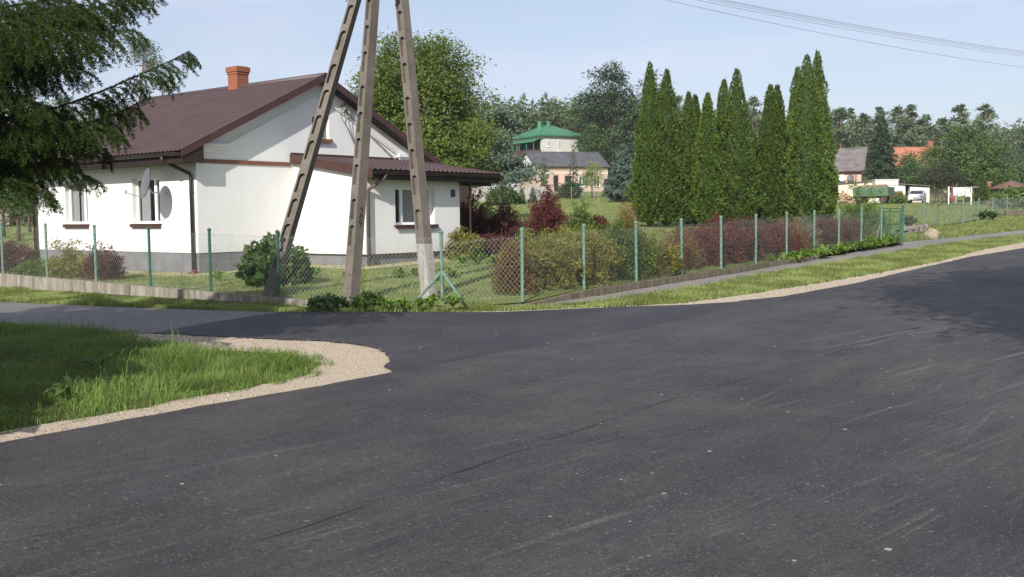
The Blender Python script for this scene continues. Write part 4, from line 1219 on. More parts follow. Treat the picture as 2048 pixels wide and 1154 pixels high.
def cone_quads(rng, h, r, nb, ls, dens, droop=.3, power=.85, z0=.0, wid=.22, up=.25):
    qs = []
    for k in range(nb):
        u = (k + rng.random()) / nb; z = z0 + (h - z0) * u
        ln = r * max(.04, (1 - u)) ** power * rng.uniform(.72, 1.12)
        a = k * 2.4 + rng.uniform(-.4, .4)
        d = np.array([math.cos(a), math.sin(a), 0.]); s = np.array([-d[1], d[0], 0])
        n = max(6, int(dens * ln))
        t = rng.random(n) ** .75
        side = rng.uniform(-1, 1, n) * (wid * ln * (1 - t * .75) + .05)
        P = d * (t * ln)[:, None] + s * side[:, None] + np.array([0, 0, 1.]) * (z + up * ln * t - droop * ln * t ** 2 * 1.6 - np.abs(side) * .35 + rng.normal(0, .035 * max(r, .6), n))[:, None]
        D = d * .7 + s * np.sign(side)[:, None] * .6 + np.array([0, 0, -.25]) + rng.normal(size=(n, 3)) * .35
        N = np.array([0, 0, .8]) + d * .5 + rng.normal(size=(n, 3)) * .5
        l = ls * rng.uniform(.6, 1.3, n)
        qs.append(leaves(P, D, N, l, l * .42))
    n = 20; P = np.array([0, 0, 1.]) * rng.uniform(h * .95, h, n)[:, None] + rng.normal(size=(n, 3)) * .02
    qs.append(leaves(P, np.array([0, 0, 1.]) + rng.normal(size=(n, 3)) * .5, rng.normal(size=(n, 3)), ls * np.ones(n), ls * .3))
    return qs
def conifer(name, label, loc, h, r, mat, nb=60, ls=.2, dens=60, seed=1, group=None, tr=.12, bark=None, **k):
    rng = np.random.default_rng(seed)
    t = thing(name, label, 'tree', loc, 0, group)
    npobj('crown', cone_quads(rng, h, r, nb, ls, dens, **k), mat, t)
    mb = MB(); mb.tube([(0, 0, -.2), (0, 0, h * .5), (0, 0, h * .98)], [tr, tr * .6, .01], 7); mb.build('trunk', bark or m_bark, t, True)
    return t
def pine(name, label, loc, h, r, seed, group=None, crown0=.45, ls=.3, nl=1500, tr=.16, lean=(0, 0), mat=None):
    rng = np.random.default_rng(seed)
    t = thing(name, label, 'tree', loc, 0, group)
    mb = MB(); top = np.array([lean[0], lean[1], h])
    mb.tube([(0, 0, -.2), top * .5, top * .97], [tr, tr * .7, .02], 7)
    qs = []; nb = int(16 + h)
    per = max(8, nl // nb)
    for k in range(nb):
        u = crown0 + (1 - crown0) * (k + rng.random()) / nb; s = top * u
        w_ = (1 - (u - crown0) / (1 - crown0)); ln = r * (w_ ** .6) * rng.uniform(.45, 1.1) + .2; a = rng.uniform(0, 6.283)
        e = s + np.array([math.cos(a) * ln, math.sin(a) * ln, ln * rng.uniform(.05, .45)])
        mb.tube([s, (s + e) / 2 + np.array([0, 0, -.05 * ln]), e], [tr * .22, tr * .14, .01], 4, False)
        C = np.stack([s + (e - s) * q for q in (.55, .8, 1.0)])
        qs.append(clump_leaves(rng, C, .17 * ln + .12, per, ls, s - np.array([0, 0, .5]), .8, .32, .55, -.4))
    npobj('crown', qs, mat or mf_pine, t); mb.build('trunk', m_bark if mat else m_barkp, t, True)
    return t
def thuja(label, loc, h, r, seed, n=9000, group='thuja row', rag=1.0, z0=.25, ls=.14, name='thuja_tree', mat=None):
    rng = np.random.default_rng(seed)
    t = thing(name, label, 'tree', loc, 0, group)
    ph = rng.uniform(0, 6, 6)
    def rad(u, a):
        base = np.where(u < .10, .62 + 3.8 * np.minimum(u, .10), np.where(u < .25, 1.0, (np.clip((1 - u) / .75, 0, 1)) ** .78))
        return r * base * (1 + .17 * np.sin(3 * a + ph[0] + 5 * u) * np.sin(9 * u * h / 3 + ph[1]) + .09 * np.sin(5 * a + ph[2] + 15 * u)) + .03
    u = rng.random(n * 4); a = rng.uniform(0, 6.283, n * 4)
    ok = rng.random(n * 4) * r * 1.15 < rad(u, a) + .06; u, a = u[ok][:n], a[ok][:n]; n = len(u)
    cl = np.sin(a * 9 + ph[3]) * np.sin(u * h * 4.2 + ph[4] + 3 * np.sin(a * 2)) + .6 * np.sin(a * 17 + u * h * 9 + ph[5])
    rr = rad(u, a) * (1 + .19 * cl) * rng.choice([1, .9, .78], n, p=[.6, .25, .15])
    o = np.stack([np.cos(a), np.sin(a), np.zeros(n)], -1); s = np.stack([-np.sin(a), np.cos(a), np.zeros(n)], -1)
    P = o * rr[:, None] + np.array([0, 0, 1.]) * (z0 + u * (h - z0))[:, None]
    tilt = rng.normal(0, .5, n)
    D = o * (.55 + .3 * rng.random(n))[:, None] + np.array([0, 0, .75]) + s * tilt[:, None] + rng.normal(size=(n, 3)) * .25
    N = o * .7 + np.array([0, 0, .3]) + rng.normal(size=(n, 3)) * .6
    l = ls * rng.uniform(.6, 1.35, n) * (1 - .35 * u)
    k = 30; P2 = np.array([0, 0, 1.]) * (h - rng.uniform(0, .5, k))[:, None] + rng.normal(0, .025, (k, 3)); D2 = np.array([0, 0, 1.]) + rng.normal(0, .3, (k, 3))
    npobj('crown', [leaves(P, D, N, l, l * .55), leaves(P2, D2, rng.normal(size=(k, 3)), .16 * np.ones(k), .05 * np.ones(k))], mat or mf_thuja, t)
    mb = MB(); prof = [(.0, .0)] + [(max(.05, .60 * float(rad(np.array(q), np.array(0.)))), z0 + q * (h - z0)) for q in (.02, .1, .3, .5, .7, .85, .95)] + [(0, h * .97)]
    mb.tube([(0, 0, -.2), (0, 0, h * .5)], [.11 * r, .06 * r], 7)
    mb.build('trunk', m_bark, t, True)
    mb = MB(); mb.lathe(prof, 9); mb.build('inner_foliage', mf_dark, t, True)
    return t
def shrub(name, label, loc, rx, ry, h, mat, seed=1, n=4500, stems=46, ls=.045, arch=.45, group=None, spike=.0, asp=.55, t0=.2, fuzz=.05, cat='shrub'):
    rng = np.random.default_rng(seed)
    t = thing(name, label, cat, loc, 0, group); ls *= 1.3
    qs = []; mb = MB(); per = n // stems
    for k in range(stems):
        a = rng.uniform(0, 6.283); q = rng.random() ** .5
        ex = np.array([math.cos(a) * rx * q, math.sin(a) * ry * q]); hh = h * (1 - .45 * q ** 2) * rng.uniform(.65, 1.18) * (1 + (spike * rng.random() if rng.random() < .25 else 0))
        tt = np.linspace(0, 1, 7)
        Z = hh * (np.sin(tt * (math.pi / 2 + arch * q)) / max(.3, math.sin(math.pi / 2 + 0)))
        pts = np.stack([ex[0] * (.15 * (tt > -1) + .85 * tt ** 1.1), ex[1] * (.15 + .85 * tt ** 1.1), Z], -1)
        pts[:, :2] *= tt[:, None] ** .35
        mb.tube(pts[:5], [.006, .005, .004, .003, .002], 3, False)
        u = t0 + (1 - t0) * rng.random(per) ** .8
        P = np.stack([np.interp(u, tt, pts[:, i]) for i in range(3)], -1)
        T = nrm(np.stack([np.interp(np.minimum(u + .05, 1), tt, pts[:, i]) - np.interp(u - .05, tt, pts[:, i]) for i in range(3)], -1))
        P = P + rng.normal(size=(per, 3)) * fuzz
        D = T * .5 + rng.normal(size=(per, 3)) * .6
        N = np.array([0, 0, .6]) + rng.normal(size=(per, 3)) * .6
        l = ls * rng.uniform(.6, 1.4, per)
        qs.append(leaves(P, D, N, l, l * asp))
    nd = int(n * .65); dz = nrm(rng.normal(size=(nd, 3))); dz[:, 2] = np.abs(dz[:, 2])
    lump = 1 + .24 * np.sin(dz[:, 0] * 5 + seed) * np.sin(dz[:, 1] * 5.5 + 2 * seed) + .10 * np.sin(dz[:, 2] * 9 + dz[:, 0] * 7 + seed)
    P = dz * np.array([rx * 1.05, ry * 1.05, h * .80]) * (lump * (.55 + .42 * rng.random(nd) ** .5))[:, None]
    P[:, :2] *= (.72 + .35 * np.clip(P[:, 2:3] / h, 0, .8)); P[:, 2] += .02
    l = ls * rng.uniform(.6, 1.8, nd)
    qs.append(leaves(P, dz * .6 + rng.normal(size=(nd, 3)) * .5 + np.array([0, 0, .35]), np.array([0, 0, .5]) + dz * .5 + rng.normal(size=(nd, 3)) * .6, l, l * asp))
    npobj('foliage', qs, mat, t)
    mb.build('stems', m_bark, t)
    return t
def hosta(label, loc, r, seed, mat=None, n=34, group=None, ln=None, name='hosta_plant'):
    rng = np.random.default_rng(seed); ln = ln or r
    mb = MB()
    for k in range(n):
        a = rng.uniform(0, 6.283); q = rng.uniform(.35, 1); L_ = ln * rng.uniform(.75, 1.15); wd = L_ * rng.uniform(.22, .3)
        d = Vector((math.cos(a), math.sin(a), 0)); s = Vector((-d.y, d.x, 0)); tw = rng.uniform(-.4, .4)
        n0 = len(mb.v); hh = L_ * (1.15 - .75 * q)
        for i in range(6):
            t = i / 5; x = L_ * q * (t ** .9) ; z = hh * math.sin(t * (1.6 + .9 * q)) ; wv = wd * (.1, .35, .9, 1.0, .6, .03)[i]
            c = d * x + Vector((0, 0, z)); sd_ = (s + Vector((0, 0, tw))).normalized() * wv / 2
            mb.v += [tuple(c - sd_ + Vector((0, 0, wv * .12))), tuple(c), tuple(c + sd_ + Vector((0, 0, wv * .12)))]
        for i in range(5):
            b = n0 + i * 3; mb.f += [(b, b + 1, b + 4, b + 3), (b + 1, b + 2, b + 5, b + 4)]
    o = mb.build(name, mat or mf_host, None, True); o.location = loc
    return tag(o, label, 'plant', group)

# ------------------------------------------------------------------ big spruce leaning in from the left
def spruce_branch(rng, axis, lat_len, lat_n, droop=.8, tw=.21, dens=330, nl=.031, nw=.0078, twig_step=.055, r0=.03):
    """axis: list of points. returns needle quads and wood tubes"""
    ax = np.array(axis, float); seg = np.linalg.norm(np.diff(ax, axis=0), axis=1); cum = np.concatenate([[0], np.cumsum(seg)]); Ltot = cum[-1]
    def on(s): return np.stack([np.interp(s, cum, ax[:, i]) for i in range(3)], -1)
    wood = MB(); n = 14
    ss = np.linspace(0, Ltot, n); wood.tube(on(ss), list(np.linspace(r0, .004, n)), 6)
    A, B = [], []                      # twig segments to be needled
    m_ = 26; s0 = np.linspace(Ltot * .25, Ltot, m_); pp = on(s0); A += list(pp[:-1]); B += list(pp[1:])
    for k in range(lat_n):
        u = (k + rng.random()) / lat_n; s = Ltot * u; o = on(s); d = nrm(on(min(s + .1, Ltot)) - on(max(s - .1, 0)))
        side = nrm(np.cross(d, [0, 0, 1.])) * (1 if k % 2 else -1)
        L_ = lat_len * (1 - u) ** .55 * rng.uniform(.55, 1.15) + .10
        dr = droop * rng.uniform(.6, 1.25)
        p = o.copy(); v = nrm(d * .75 + side * rng.uniform(.5, 1.0) + np.array([0, 0, .05]))
        ns = max(3, int(L_ / .07)); st = L_ / ns; path = [p.copy()]
        for i in range(ns):
            v = nrm(v + np.array([0, 0, -dr * st * 2.4]) + rng.normal(size=3) * .05)
            q = p + v * st; A.append(p.copy()); B.append(q.copy()); 
            for sg in (1, -1):
                if rng.random() < .92:
                    sd_ = nrm(np.cross(v, [0, 0, 1.]) + 1e-6) * sg
                    tv = nrm(v * .8 + sd_ * .7 + np.array([0, 0, -.35 * dr]) + rng.normal(size=3) * .12)
                    tl = tw * rng.uniform(.5, 1.2) * (1 - .5 * i / ns)
                    A.append(q.copy()); m2 = q + tv * tl * .55; B.append(m2); A.append(m2); B.append(m2 + nrm(tv + np.array([0, 0, -.3 * dr])) * tl * .5)
            p = q; path.append(p.copy())
        wood.tube(path[::2] + ([path[-1]] if len(path) % 2 == 0 else []), .0045, 3, False)
    A, B = np.array(A), np.array(B); ln = np.linalg.norm(B - A, axis=1); cnt = np.maximum(2, (ln * dens)).astype(int)
    idx = np.repeat(np.arange(len(A)), cnt); u = rng.random(len(idx)); P = A[idx] + (B - A)[idx] * u[:, None]; T = nrm(B - A)[idx]
    R1_ = nrm(np.cross(T, rng.normal(size=(len(idx), 3))))
    D = T * .75 + R1_ * .75 + np.array([0, 0, .12])
    l = nl * rng.uniform(.7, 1.2, len(idx))
    return leaves(P, D, np.cross(D, T) + rng.normal(size=P.shape) * .3, l, nw, .4), wood
m_bough = M('dark_spruce_bark', (.030, .022, .017), .95, .3, 6)
TP = Vector((-9.6, 10.3, 0))
spruce = thing('spruce_tree', 'large dark spruce with drooping branches reaching in from the left foreground', 'tree', TP)
tb = MB(); tb.tube([(0, 0, -.2), (0, 0, 3), (.05, 0, 6), (.1, 0, 8.2)], [.26, .2, .12, .02], 10); tb.build('trunk', m_bark, spruce, True)
rng = np.random.default_rng(21)
def add_branch(pts, lat, n, droop, **k):
    ax = [np.array(p) - np.array(TP) for p in pts]
    q, wd = spruce_branch(rng, ax, lat, n, droop, **k)
    o = npobj('branch', q, mf_spruce, spruce)
    wd.build('bough', m_bough, o)
    return o
def trunkat(z): return np.array([TP.x + .01 * z, TP.y, z])
seen = [
 ([trunkat(3.2), pxp(0, 80, 10.4), pxp(120, 42, 10.5), pxp(220, 5, 10.6), pxp(305, -22, 10.7)], .85, 64, 1.0),
 ([trunkat(3.1), pxp(0, 60, 10.0), pxp(100, 60, 10.0), pxp(200, 70, 10.1), pxp(265, 60, 10.2)], .80, 60, 1.1),
 ([trunkat(3.4), pxp(-20, 20, 11.2), pxp(90, 0, 11.3), pxp(180, -5, 11.4), pxp(275, -4, 11.5)], .70, 50, 1.0),
 ([trunkat(2.9), pxp(-40, 130, 10.8), pxp(40, 110, 10.9), pxp(110, 130, 11.0), pxp(165, 140, 11.0)], .70, 46, 1.2),
 ([trunkat(2.4), pxp(0, 238, 10.9), pxp(130, 212, 10.95), pxp(215, 178, 11.0), pxp(275, 150, 11.0), pxp(330, 130, 11.0), pxp(378, 104, 11.05)], .78, 74, 1.15),
 ([trunkat(2.3), pxp(0, 250, 10.4), pxp(90, 245, 10.4), pxp(170, 245, 10.5), pxp(235, 262, 10.5)], .75, 58, 1.2),
 ([trunkat(2.2), pxp(-30, 290, 11.4), pxp(60, 270, 11.4), pxp(150, 275, 11.5), pxp(215, 300, 11.5)], .7, 50, 1.1),
 ([trunkat(2.0), pxp(-40, 330, 10.7), pxp(30, 322, 10.7), pxp(110, 330, 10.8), pxp(180, 355, 10.8)], .62, 46, .9),
 ([trunkat(1.9), pxp(-60, 350, 10.2), pxp(0, 352, 10.2), pxp(60, 370, 10.2), pxp(110, 392, 10.2)], .55, 40, .9),
 ([trunkat(3.0), pxp(-80, 170, 10.1), pxp(-20, 165, 10.1), pxp(50, 190, 10.2), pxp(90, 215, 10.2)], .7, 44, 1.2),
]
seen += [
 ([trunkat(3.6), pxp(-40, 40, 10.7), pxp(40, 25, 10.8), pxp(110, 20, 10.9), pxp(215, 45, 11.0)], .85, 56, 1.2),
 ([trunkat(3.0), pxp(-60, 100, 11.3), pxp(20, 95, 11.4), pxp(80, 90, 11.5), pxp(140, 100, 11.5)], .85, 50, 1.2),
 ([trunkat(2.6), pxp(-50, 200, 11.2), pxp(10, 195, 11.3), pxp(70, 205, 11.3), pxp(120, 220, 11.3)], .75, 46, 1.2),
 ([trunkat(2.2), pxp(-30, 275, 10.8), pxp(60, 262, 10.9), pxp(140, 258, 10.9), pxp(265, 215, 11.0)], .8, 60, 1.25),
 ([trunkat(2.0), pxp(-60, 310, 11.2), pxp(10, 300, 11.2), pxp(70, 310, 11.3), pxp(140, 320, 11.3)], .65, 46, 1.0),
 ([trunkat(1.8), pxp(-60, 340, 11.0), pxp(0, 335, 11.0), pxp(50, 350, 11.0), pxp(85, 372, 11.0)], .55, 40, 1.0),
 ([trunkat(3.3), pxp(-60, 60, 10.2), pxp(0, 50, 10.2), pxp(80, 30, 10.3), pxp(160, 10, 10.4)], .8, 52, 1.2),
]
seen += [
 ([trunkat(3.8), pxp(-40, -5, 10.9), pxp(40, -8, 11.0), pxp(120, 0, 11.0), pxp(235, 25, 11.1)], .85, 54, 1.2),
 ([trunkat(3.2), pxp(-40, 110, 10.5), pxp(30, 100, 10.5), pxp(110, 108, 10.6), pxp(190, 95, 10.7)], .8, 54, 1.2),
 ([trunkat(2.8), pxp(-40, 150, 11.6), pxp(20, 150, 11.7), pxp(70, 150, 11.7), pxp(110, 165, 11.8)], .7, 44, 1.2),
 ([trunkat(2.4), pxp(-40, 225, 11.5), pxp(20, 225, 11.6), pxp(90, 232, 11.6), pxp(150, 240, 11.7)], .7, 44, 1.2),
]
for pts, lat, n, dr in seen: add_branch(pts, lat * 1.12, int(n * 1.6), dr * 1.75)
# the rest of the tree, outside the frame
for k in range(22):
    z0 = 1.6 + 4.2 * k / 22; a = k * 2.4 + .4; ln = 5.0 * (1 - (z0 - .6) / 8.6) ** .8 * random.uniform(.85, 1.1)
    d = np.array([math.cos(a), math.sin(a), 0.])
    tip = np.array([TP.x, TP.y, 0]) + d * ln
    while tip[0] > -.54 * tip[1] and d[0] > 0:
        ln *= .9; tip = np.array([TP.x, TP.y, 0]) + d * ln
        if ln < 1: break
    add_branch([trunkat(z0), trunkat(z0) + d * ln * .5 + np.array([0, 0, -.1]), trunkat(z0) + d * ln + np.array([0, 0, -.2])], .8, int(13 * ln), 1.0, dens=75, nl=.07, nw=.026, tw=.26)
TP2 = Vector((-8.6, 6.3, 0))
sp2 = thing('spruce_tree', 'second spruce standing just outside the left picture edge, shading the grass island', 'tree', TP2)
tb = MB(); tb.tube([(0, 0, -.2), (0, 0, 4), (0, 0, 8.2)], [.22, .13, .02], 8); tb.build('trunk', m_bark, sp2, True)
npobj('crown', cone_quads(np.random.default_rng(8), 8.9, 4.3, 190, .40, 150, droop=.12, power=.95, z0=1.2, wid=.3, up=.0), mf_spruce, sp2)
# roadside tree off to the right whose shade falls on the carriageway
broad('roadside_tree', 'tall broadleaf tree beside the near side of the road, out of the picture', (5.9, 4.2, 0), [(0, 0, 8.2, 3.4, 3.4, 2.7), (1.6, -.6, 7.0, 2.6, 2.6, 1.8), (-1.3, .2, 6.9, 2.2, 2.2, 1.3), (.2, 1.5, 9.2, 2.4, 2.4, 1.9)], 330, 30000, .22, .42, mf_mid, .28, 61, base=3.2)

# ------------------------------------------------------------------ garden planting
def gd_(px, py): p = G(px, py, .14); return Vector((p[0], p[1], zg(p[0], p[1])))
g = 'barberries along the footpath fence'
shrub('barberry_shrub', 'rusty drooping shrub at the left end of the hedge by the fence', at(1030, 18.42), .42, .5, .80, mf_rg, 1, 5440, 59, 0.028, .75, g)
shrub('barberry_shrub', 'orange-tipped green barberry behind the second fence post of the footpath', at(1085, 18.92), .85, .6, .98, mf_ora, 2, 11050, 78, 0.031, .5, g)
shrub('barberry_shrub', 'wide green and orange barberry between the second and third footpath fence posts', at(1155, 19.82), .92, .65, .98, mf_ora, 3, 11050, 78, 0.031, .5, g)
shrub('barberry_shrub', 'bushy green barberry with olive tips beside the third footpath fence post', at(1225, 20.72), .90, .65, 1.06, mf_grn, 4, 11050, 78, 0.031, .45, g)
shrub('barberry_shrub', 'dark green low barberry behind the fourth footpath fence post', at(1292, 21.62), .85, .6, .86, mf_ora, 5, 8840, 65, 0.031, .5, g)
shrub('ornamental_grass', 'tall tuft of golden arching grass standing out above the barberries', at(1255, 23.22), .42, .4, 1.32, mf_rg, 6, 4420, 65, 0.052, .8, None, 0, .16)
shrub('barberry_shrub', 'rust-tinged barberry where the green hedge turns red', at(1345, 23.12), .78, .55, .80, mf_rg, 7, 7820, 65, 0.028, .5, g)
shrub('barberry_shrub', 'red barberry between the fifth and sixth footpath fence posts', at(1396, 24.02), .9, .6, .90, mf_red, 8, 10200, 78, 0.028, .4, g)
shrub('barberry_shrub', 'tallest red barberry behind the sixth footpath fence post', at(1440, 24.82), .9, .6, .98, mf_red, 9, 10200, 78, 0.028, .4, g)
shrub('barberry_shrub', 'dark red barberry just before the seventh footpath fence post', at(1488, 25.72), .88, .6, .92, mf_redd, 10, 9520, 78, 0.028, .4, g)
shrub('barberry_shrub', 'rust red barberry in front of the middle of the thuja row', at(1540, 26.92), .88, .6, .86, mf_red, 11, 8840, 72, 0.028, .45, g)
shrub('barberry_shrub', 'brownish barberry behind the eighth footpath fence post', at(1573, 27.72), .7, .55, .90, mf_rg, 12, 7140, 65, 0.028, .45, g)
shrub('twiggy_shrub', 'grey-green twiggy shrub between the red barberries near the gate end', at(1607, 28.42), .52, .5, .85, mf_grey, 13, 6120, 78, 0.026, .35, None, .3)
shrub('barberry_shrub', 'dark maroon rounded barberry next to the grey twiggy shrub', at(1652, 30.02), .62, .55, .86, mf_redd, 14, 8840, 72, 0.027, .4, g)
shrub('barberry_shrub', 'last dark maroon barberry beside the green arching bush', at(1690, 31.02), .55, .5, .80, mf_redd, 15, 7820, 65, 0.027, .4, g)
shrub('arching_shrub', 'loose green bush with long arching shoots beside the garden gate', at(1722, 33.82), 1.0, .8, 1.25, mf_grn, 16, 10200, 78, 0.037, .55, None, .6)
# near the house
shrub('barberry_shrub', 'crimson shrub right beside the porch of the white house', at(945, 31.5), .85, .8, 1.55, mf_red, 20, 6500, 60, .045, .45, 'red shrubs behind the house')
shrub('barberry_shrub', 'dark purple-brown rounded shrub in the middle of the three by the house', at(1008, 31), .62, .6, 1.32, mf_redd, 21, 6000, 60, .042, .3, 'red shrubs behind the house')
shrub('barberry_shrub', 'largest crimson shrub with feathery shoots on the lawn behind the house', at(1092, 35), .78, .75, 1.60, mf_red, 22, 7500, 70, .045, .35, 'red shrubs behind the house', .25)
shrub('barberry_shrub', 'small crimson mound alone on the lawn left of the thuja row', at(1195, 46), .5, .45, .58, mf_red, 23, 2600, 40, .05, .4, 'red shrubs behind the house')
shrub('juniper_shrub', 'loose green shrub with upright shoots beside the small crimson mound', at(1160, 45), .6, .5, .95, mf_grn, 24, 2600, 40, .06, .4, None, .6)
shrub('green_shrub', 'yellow-green low shrub between the crimson shrubs and the barberry hedge', at(1060, 27.5), .75, .6, .62, mf_grn, 25, 4200, 50, .05, .5)
shrub('green_shrub', 'olive shrub in front of the largest crimson shrub', at(1118, 28.5), .65, .6, .66, mf_ora, 26, 3800, 50, .05, .5)
shrub('green_shrub', 'narrow green shrub between the two left crimson shrubs', at(972, 35), .5, .5, 1.25, mf_grn, 27, 3600, 40, .06, .3)
shrub('barberry_shrub', 'low dark red shrub under the rounded purple one', at(985, 28.5), .9, .6, .52, mf_redd, 28, 4800, 50, .042, .6)
shrub('green_shrub', 'low orange and green shrub at the foot of the porch', at(925, 27.5), .55, .5, .75, mf_ora, 29, 3200, 40, .05, .5)
shrub('large_leaf_bush', 'dense dark green bush with large glossy leaves at the foot of the left pole leg', gd_(553, 570), .74, .7, .78, mf_big, 30, 3600, 60, .10, .35, None, .25, .6, .1, .07)
shrub('barberry_shrub', 'spiky dark red barberry below the left window of the house', gd_(207, 560), .52, .5, .62, mf_redd, 31, 3800, 50, .04, .4, 'shrubs by the low wall', 1.1)
shrub('barberry_shrub', 'green and orange spreading barberry beside the spiky dark red one', gd_(145, 556), .72, .5, .55, mf_ora, 32, 4200, 50, .042, .5, 'shrubs by the low wall', .9)
shrub('green_shrub', 'low grassy green clump behind the leftmost fence posts', gd_(75, 556), .6, .45, .35, mf_grn, 33, 2400, 50, .06, .6, 'shrubs by the low wall')
shrub('barberry_shrub', 'dark brown-red shrub at the far left behind the fence', gd_(15, 545), .85, .6, .72, mf_redd, 34, 5000, 60, .042, .4, 'shrubs by the low wall', .5)
shrub('barberry_shrub', 'rust-coloured shrub against the left corner of the house', gd_(55, 528), .5, .5, .50, mf_rg, 35, 3000, 40, .042, .5, 'shrubs by the low wall')
shrub('creeping_conifer', 'flat dark creeping conifer left of the middle pole foot', gd_(655, 604), .36, .22, .13, mf_dark, 36, 2200, 40, .05, .9)
shrub('leafy_plant', 'dark green leafy plant just right of the middle pole foot', gd_(738, 603), .24, .2, .17, mf_big, 37, 1500, 40, .06, .8)
for k, (px, py, r, lab) in enumerate((
    (437, 562, .26, 'hosta alone on the lawn below the house corner'), (632, 552, .24, 'yellowish hosta by the plinth right of the glossy bush'),
    (692, 556, .18, 'small hosta partly behind the middle pole leg'), (798, 556, .24, 'yellow-green hosta under the window of the lean-to'), (832, 553, .22, 'hosta just left of the right pole leg'),
    (905, 556, .24, 'variegated hosta behind the braced corner post'), (955, 530, .38, 'large green hosta at the right end of the house'), (990, 532, .34, 'cream-edged hosta next to the largest one by the house'), (925, 528, .30, 'hosta half hidden at the porch corner'),
    (775, 606, .20, 'low hosta at the fence foot between the pole legs'), (806, 607, .20, 'bright hosta just left of the fence brace'), (862, 604, .26, 'hosta at the foot of the right pole leg'), (905, 606, .25, 'hosta behind the foot of the braced corner post'), (838, 608, .18, 'small hosta under the slanting fence brace'))):
    hosta(lab, gd_(px, py), r, 100 + k, None, 30, 'hostas in the garden')
hp = np.array(g2((1560, 533), (1700, 509), (1795, 492)))
rng = np.random.default_rng(5)
for k in range(27):
    t = k / 26; q = hp[0] + (hp[1] - hp[0]) * t * 2 if t < .5 else hp[1] + (hp[2] - hp[1]) * (t * 2 - 1)
    q = q - np.array(nr2) * rng.uniform(.05, .38)
    lab = ('first hosta of the row along the footpath, nearest the camera' if k == 0 else 'last hosta of the footpath row, at the gate' if k == 26 else 'leafy green hosta in the unbroken row along the footpath')
    hosta(lab, (q[0], q[1], float(zt(*q)) + .01), .33 + .10 * t, 200 + k, None, 30, 'hosta row along the footpath')
for px, py, lab in ((1818, 459, 'dark leafy perennial inside the neighbouring field fence near the gate'), (1965, 450, 'broad-leaved weed at the foot of the neighbouring fence'), (1985, 444, 'taller broad-leaved weed further along the neighbouring fence')):
    hosta(lab, at(px, 47 if px < 1900 else 56), .6, px, mf_mid, 40, None, None, 'leafy_weed')
# gravel bed along the house walls
def hw(x, y): p = house.matrix_basis @ Vector((x, y, 0)); return (p.x, p.y)
bed = [hw(.1, 8.4), hw(-.75, 8.4), hw(-.8, -.75), hw(2.4, -.8), hw(2.5, -3.7), hw(8.7, -3.75), hw(8.7, -2.6), hw(3.5, -2.6), hw(3.5, -.2), hw(.2, -.2)]
C1 = house.matrix_basis
sheet('gravel_bed', bed, lambda x, y: float(goff(x, y)) + .006, m_gravel, 1.5, 'pale gravel bed along the foot of the house walls')

# ------------------------------------------------------------------ the thuja row
tips = [(1300, 131, .64, 50.0), (1333.6, 145, .72, 50.4), (1377, 189, .60, 50.8), (1390, 194, .58, 51.6), (1415, 190, .62, 50.2), (1447, 164, .66, 51.2), (1472, 144, .86, 50.3), (1539, 174, .66, 50.6), (1553, 175, .60, 51.6), (1593, 140, .66, 51.4), (1611, 116, .86, 50.2), (1632, 109, .70, 50.9)]
tl = ['leftmost tall thuja of the row', 'second thuja of the row, its tip just right of the leftmost', 'third thuja tip, first of the low group', 'short thuja tip hidden right behind the third one', 'short pointed thuja left of the middle pair', 'slim left thuja of the middle pair', 'broad tall thuja in the middle of the row', 'left one of the twin low thuja tips', 'right one of the twin low thuja tips', 'shorter left thuja of the tall group of three', 'middle thuja of the tall group of three', 'tallest thuja at the right end of the row']
for k, ((px, ty, r, d), lab) in enumerate(zip(tips, tl)):
    p = at(px, d); h = zat(ty, d, px) - p.z
    thuja(lab, p, h, r * 1.14, 300 + k, 19000)

# ------------------------------------------------------------------ trees behind the garden
p = at(838, 45)
broad('walnut_tree', 'large bright green walnut tree towering behind the white house', p, [(0, 0, 5.5, 2.3, 2.3, 3.1), (-1.8, 0, 4.8, 1.5, 1.6, 2.2), (1.6, 0, 5.9, 1.5, 1.6, 2.1), (2.0, -.4, 3.5, 1.5, 1.7, 1.8), (.3, -.5, 3.0, 2.3, 2.0, 1.8), (-1.0, .3, 6.6, 1.5, 1.5, 1.8), (.9, 0, 7.0, 1.2, 1.2, 1.6)], 700, 72000, .165, .27, mf_walnut, .2, 41, limbs=26, base=1.6, asp=.42, inner=.25)
pine('young_pine', 'blue-green bushy pine standing right of the walnut behind the porch', at(1003, 62), zat(232, 62, 1003) - zg(-.6, 62), 2.0, 42, crown0=.30, ls=.26, nl=11000, tr=.14, mat=mf_blue)
def tallpine():
    p = at(262, 78); h = zat(88, 78, 300) - p.z
    t = pine('scots_pine', 'tall bare-trunked pine leaning right above the house roof', p, h, 1.35, 43, crown0=.83, ls=.26, nl=1500, tr=.16, lean=(1.5, 0))
tallpine()
for px, d, ty, kind, lab in ((80, 86, 165, 'p', 'blue-green pine showing through the gap between the spruce boughs'), (137, 92, 200, 'p', 'lower dark pine in the gap left of the yellow-green conifer'), (187, 84, 170, 'y', 'yellow-green conifer tip above the roof line by the spruce bough'), (222, 90, 205, 'p', 'small conifer top at the edge of the roof under the spruce bough'), (25, 80, 190, 'b', 'dark broadleaf tree behind the spruce at the far left')):
    q = at(px, d); h = zat(ty, d, px) - q.z
    if kind == 'p': pine('background_pine', lab, q, h, 2.6, px, crown0=.3, ls=.34, nl=3200)
    elif kind == 'y': conifer('background_conifer', lab, q, h, 2.2, mf_mid, 60, .3, 40, px)
    else: broad('background_tree', lab, q, [(0, 0, h * .62, 3, 3, h * .36), (1.6, 0, h * .45, 2.4, 2.4, h * .28)], 150, 5000, .34, .5, mf_oak, .2, px)
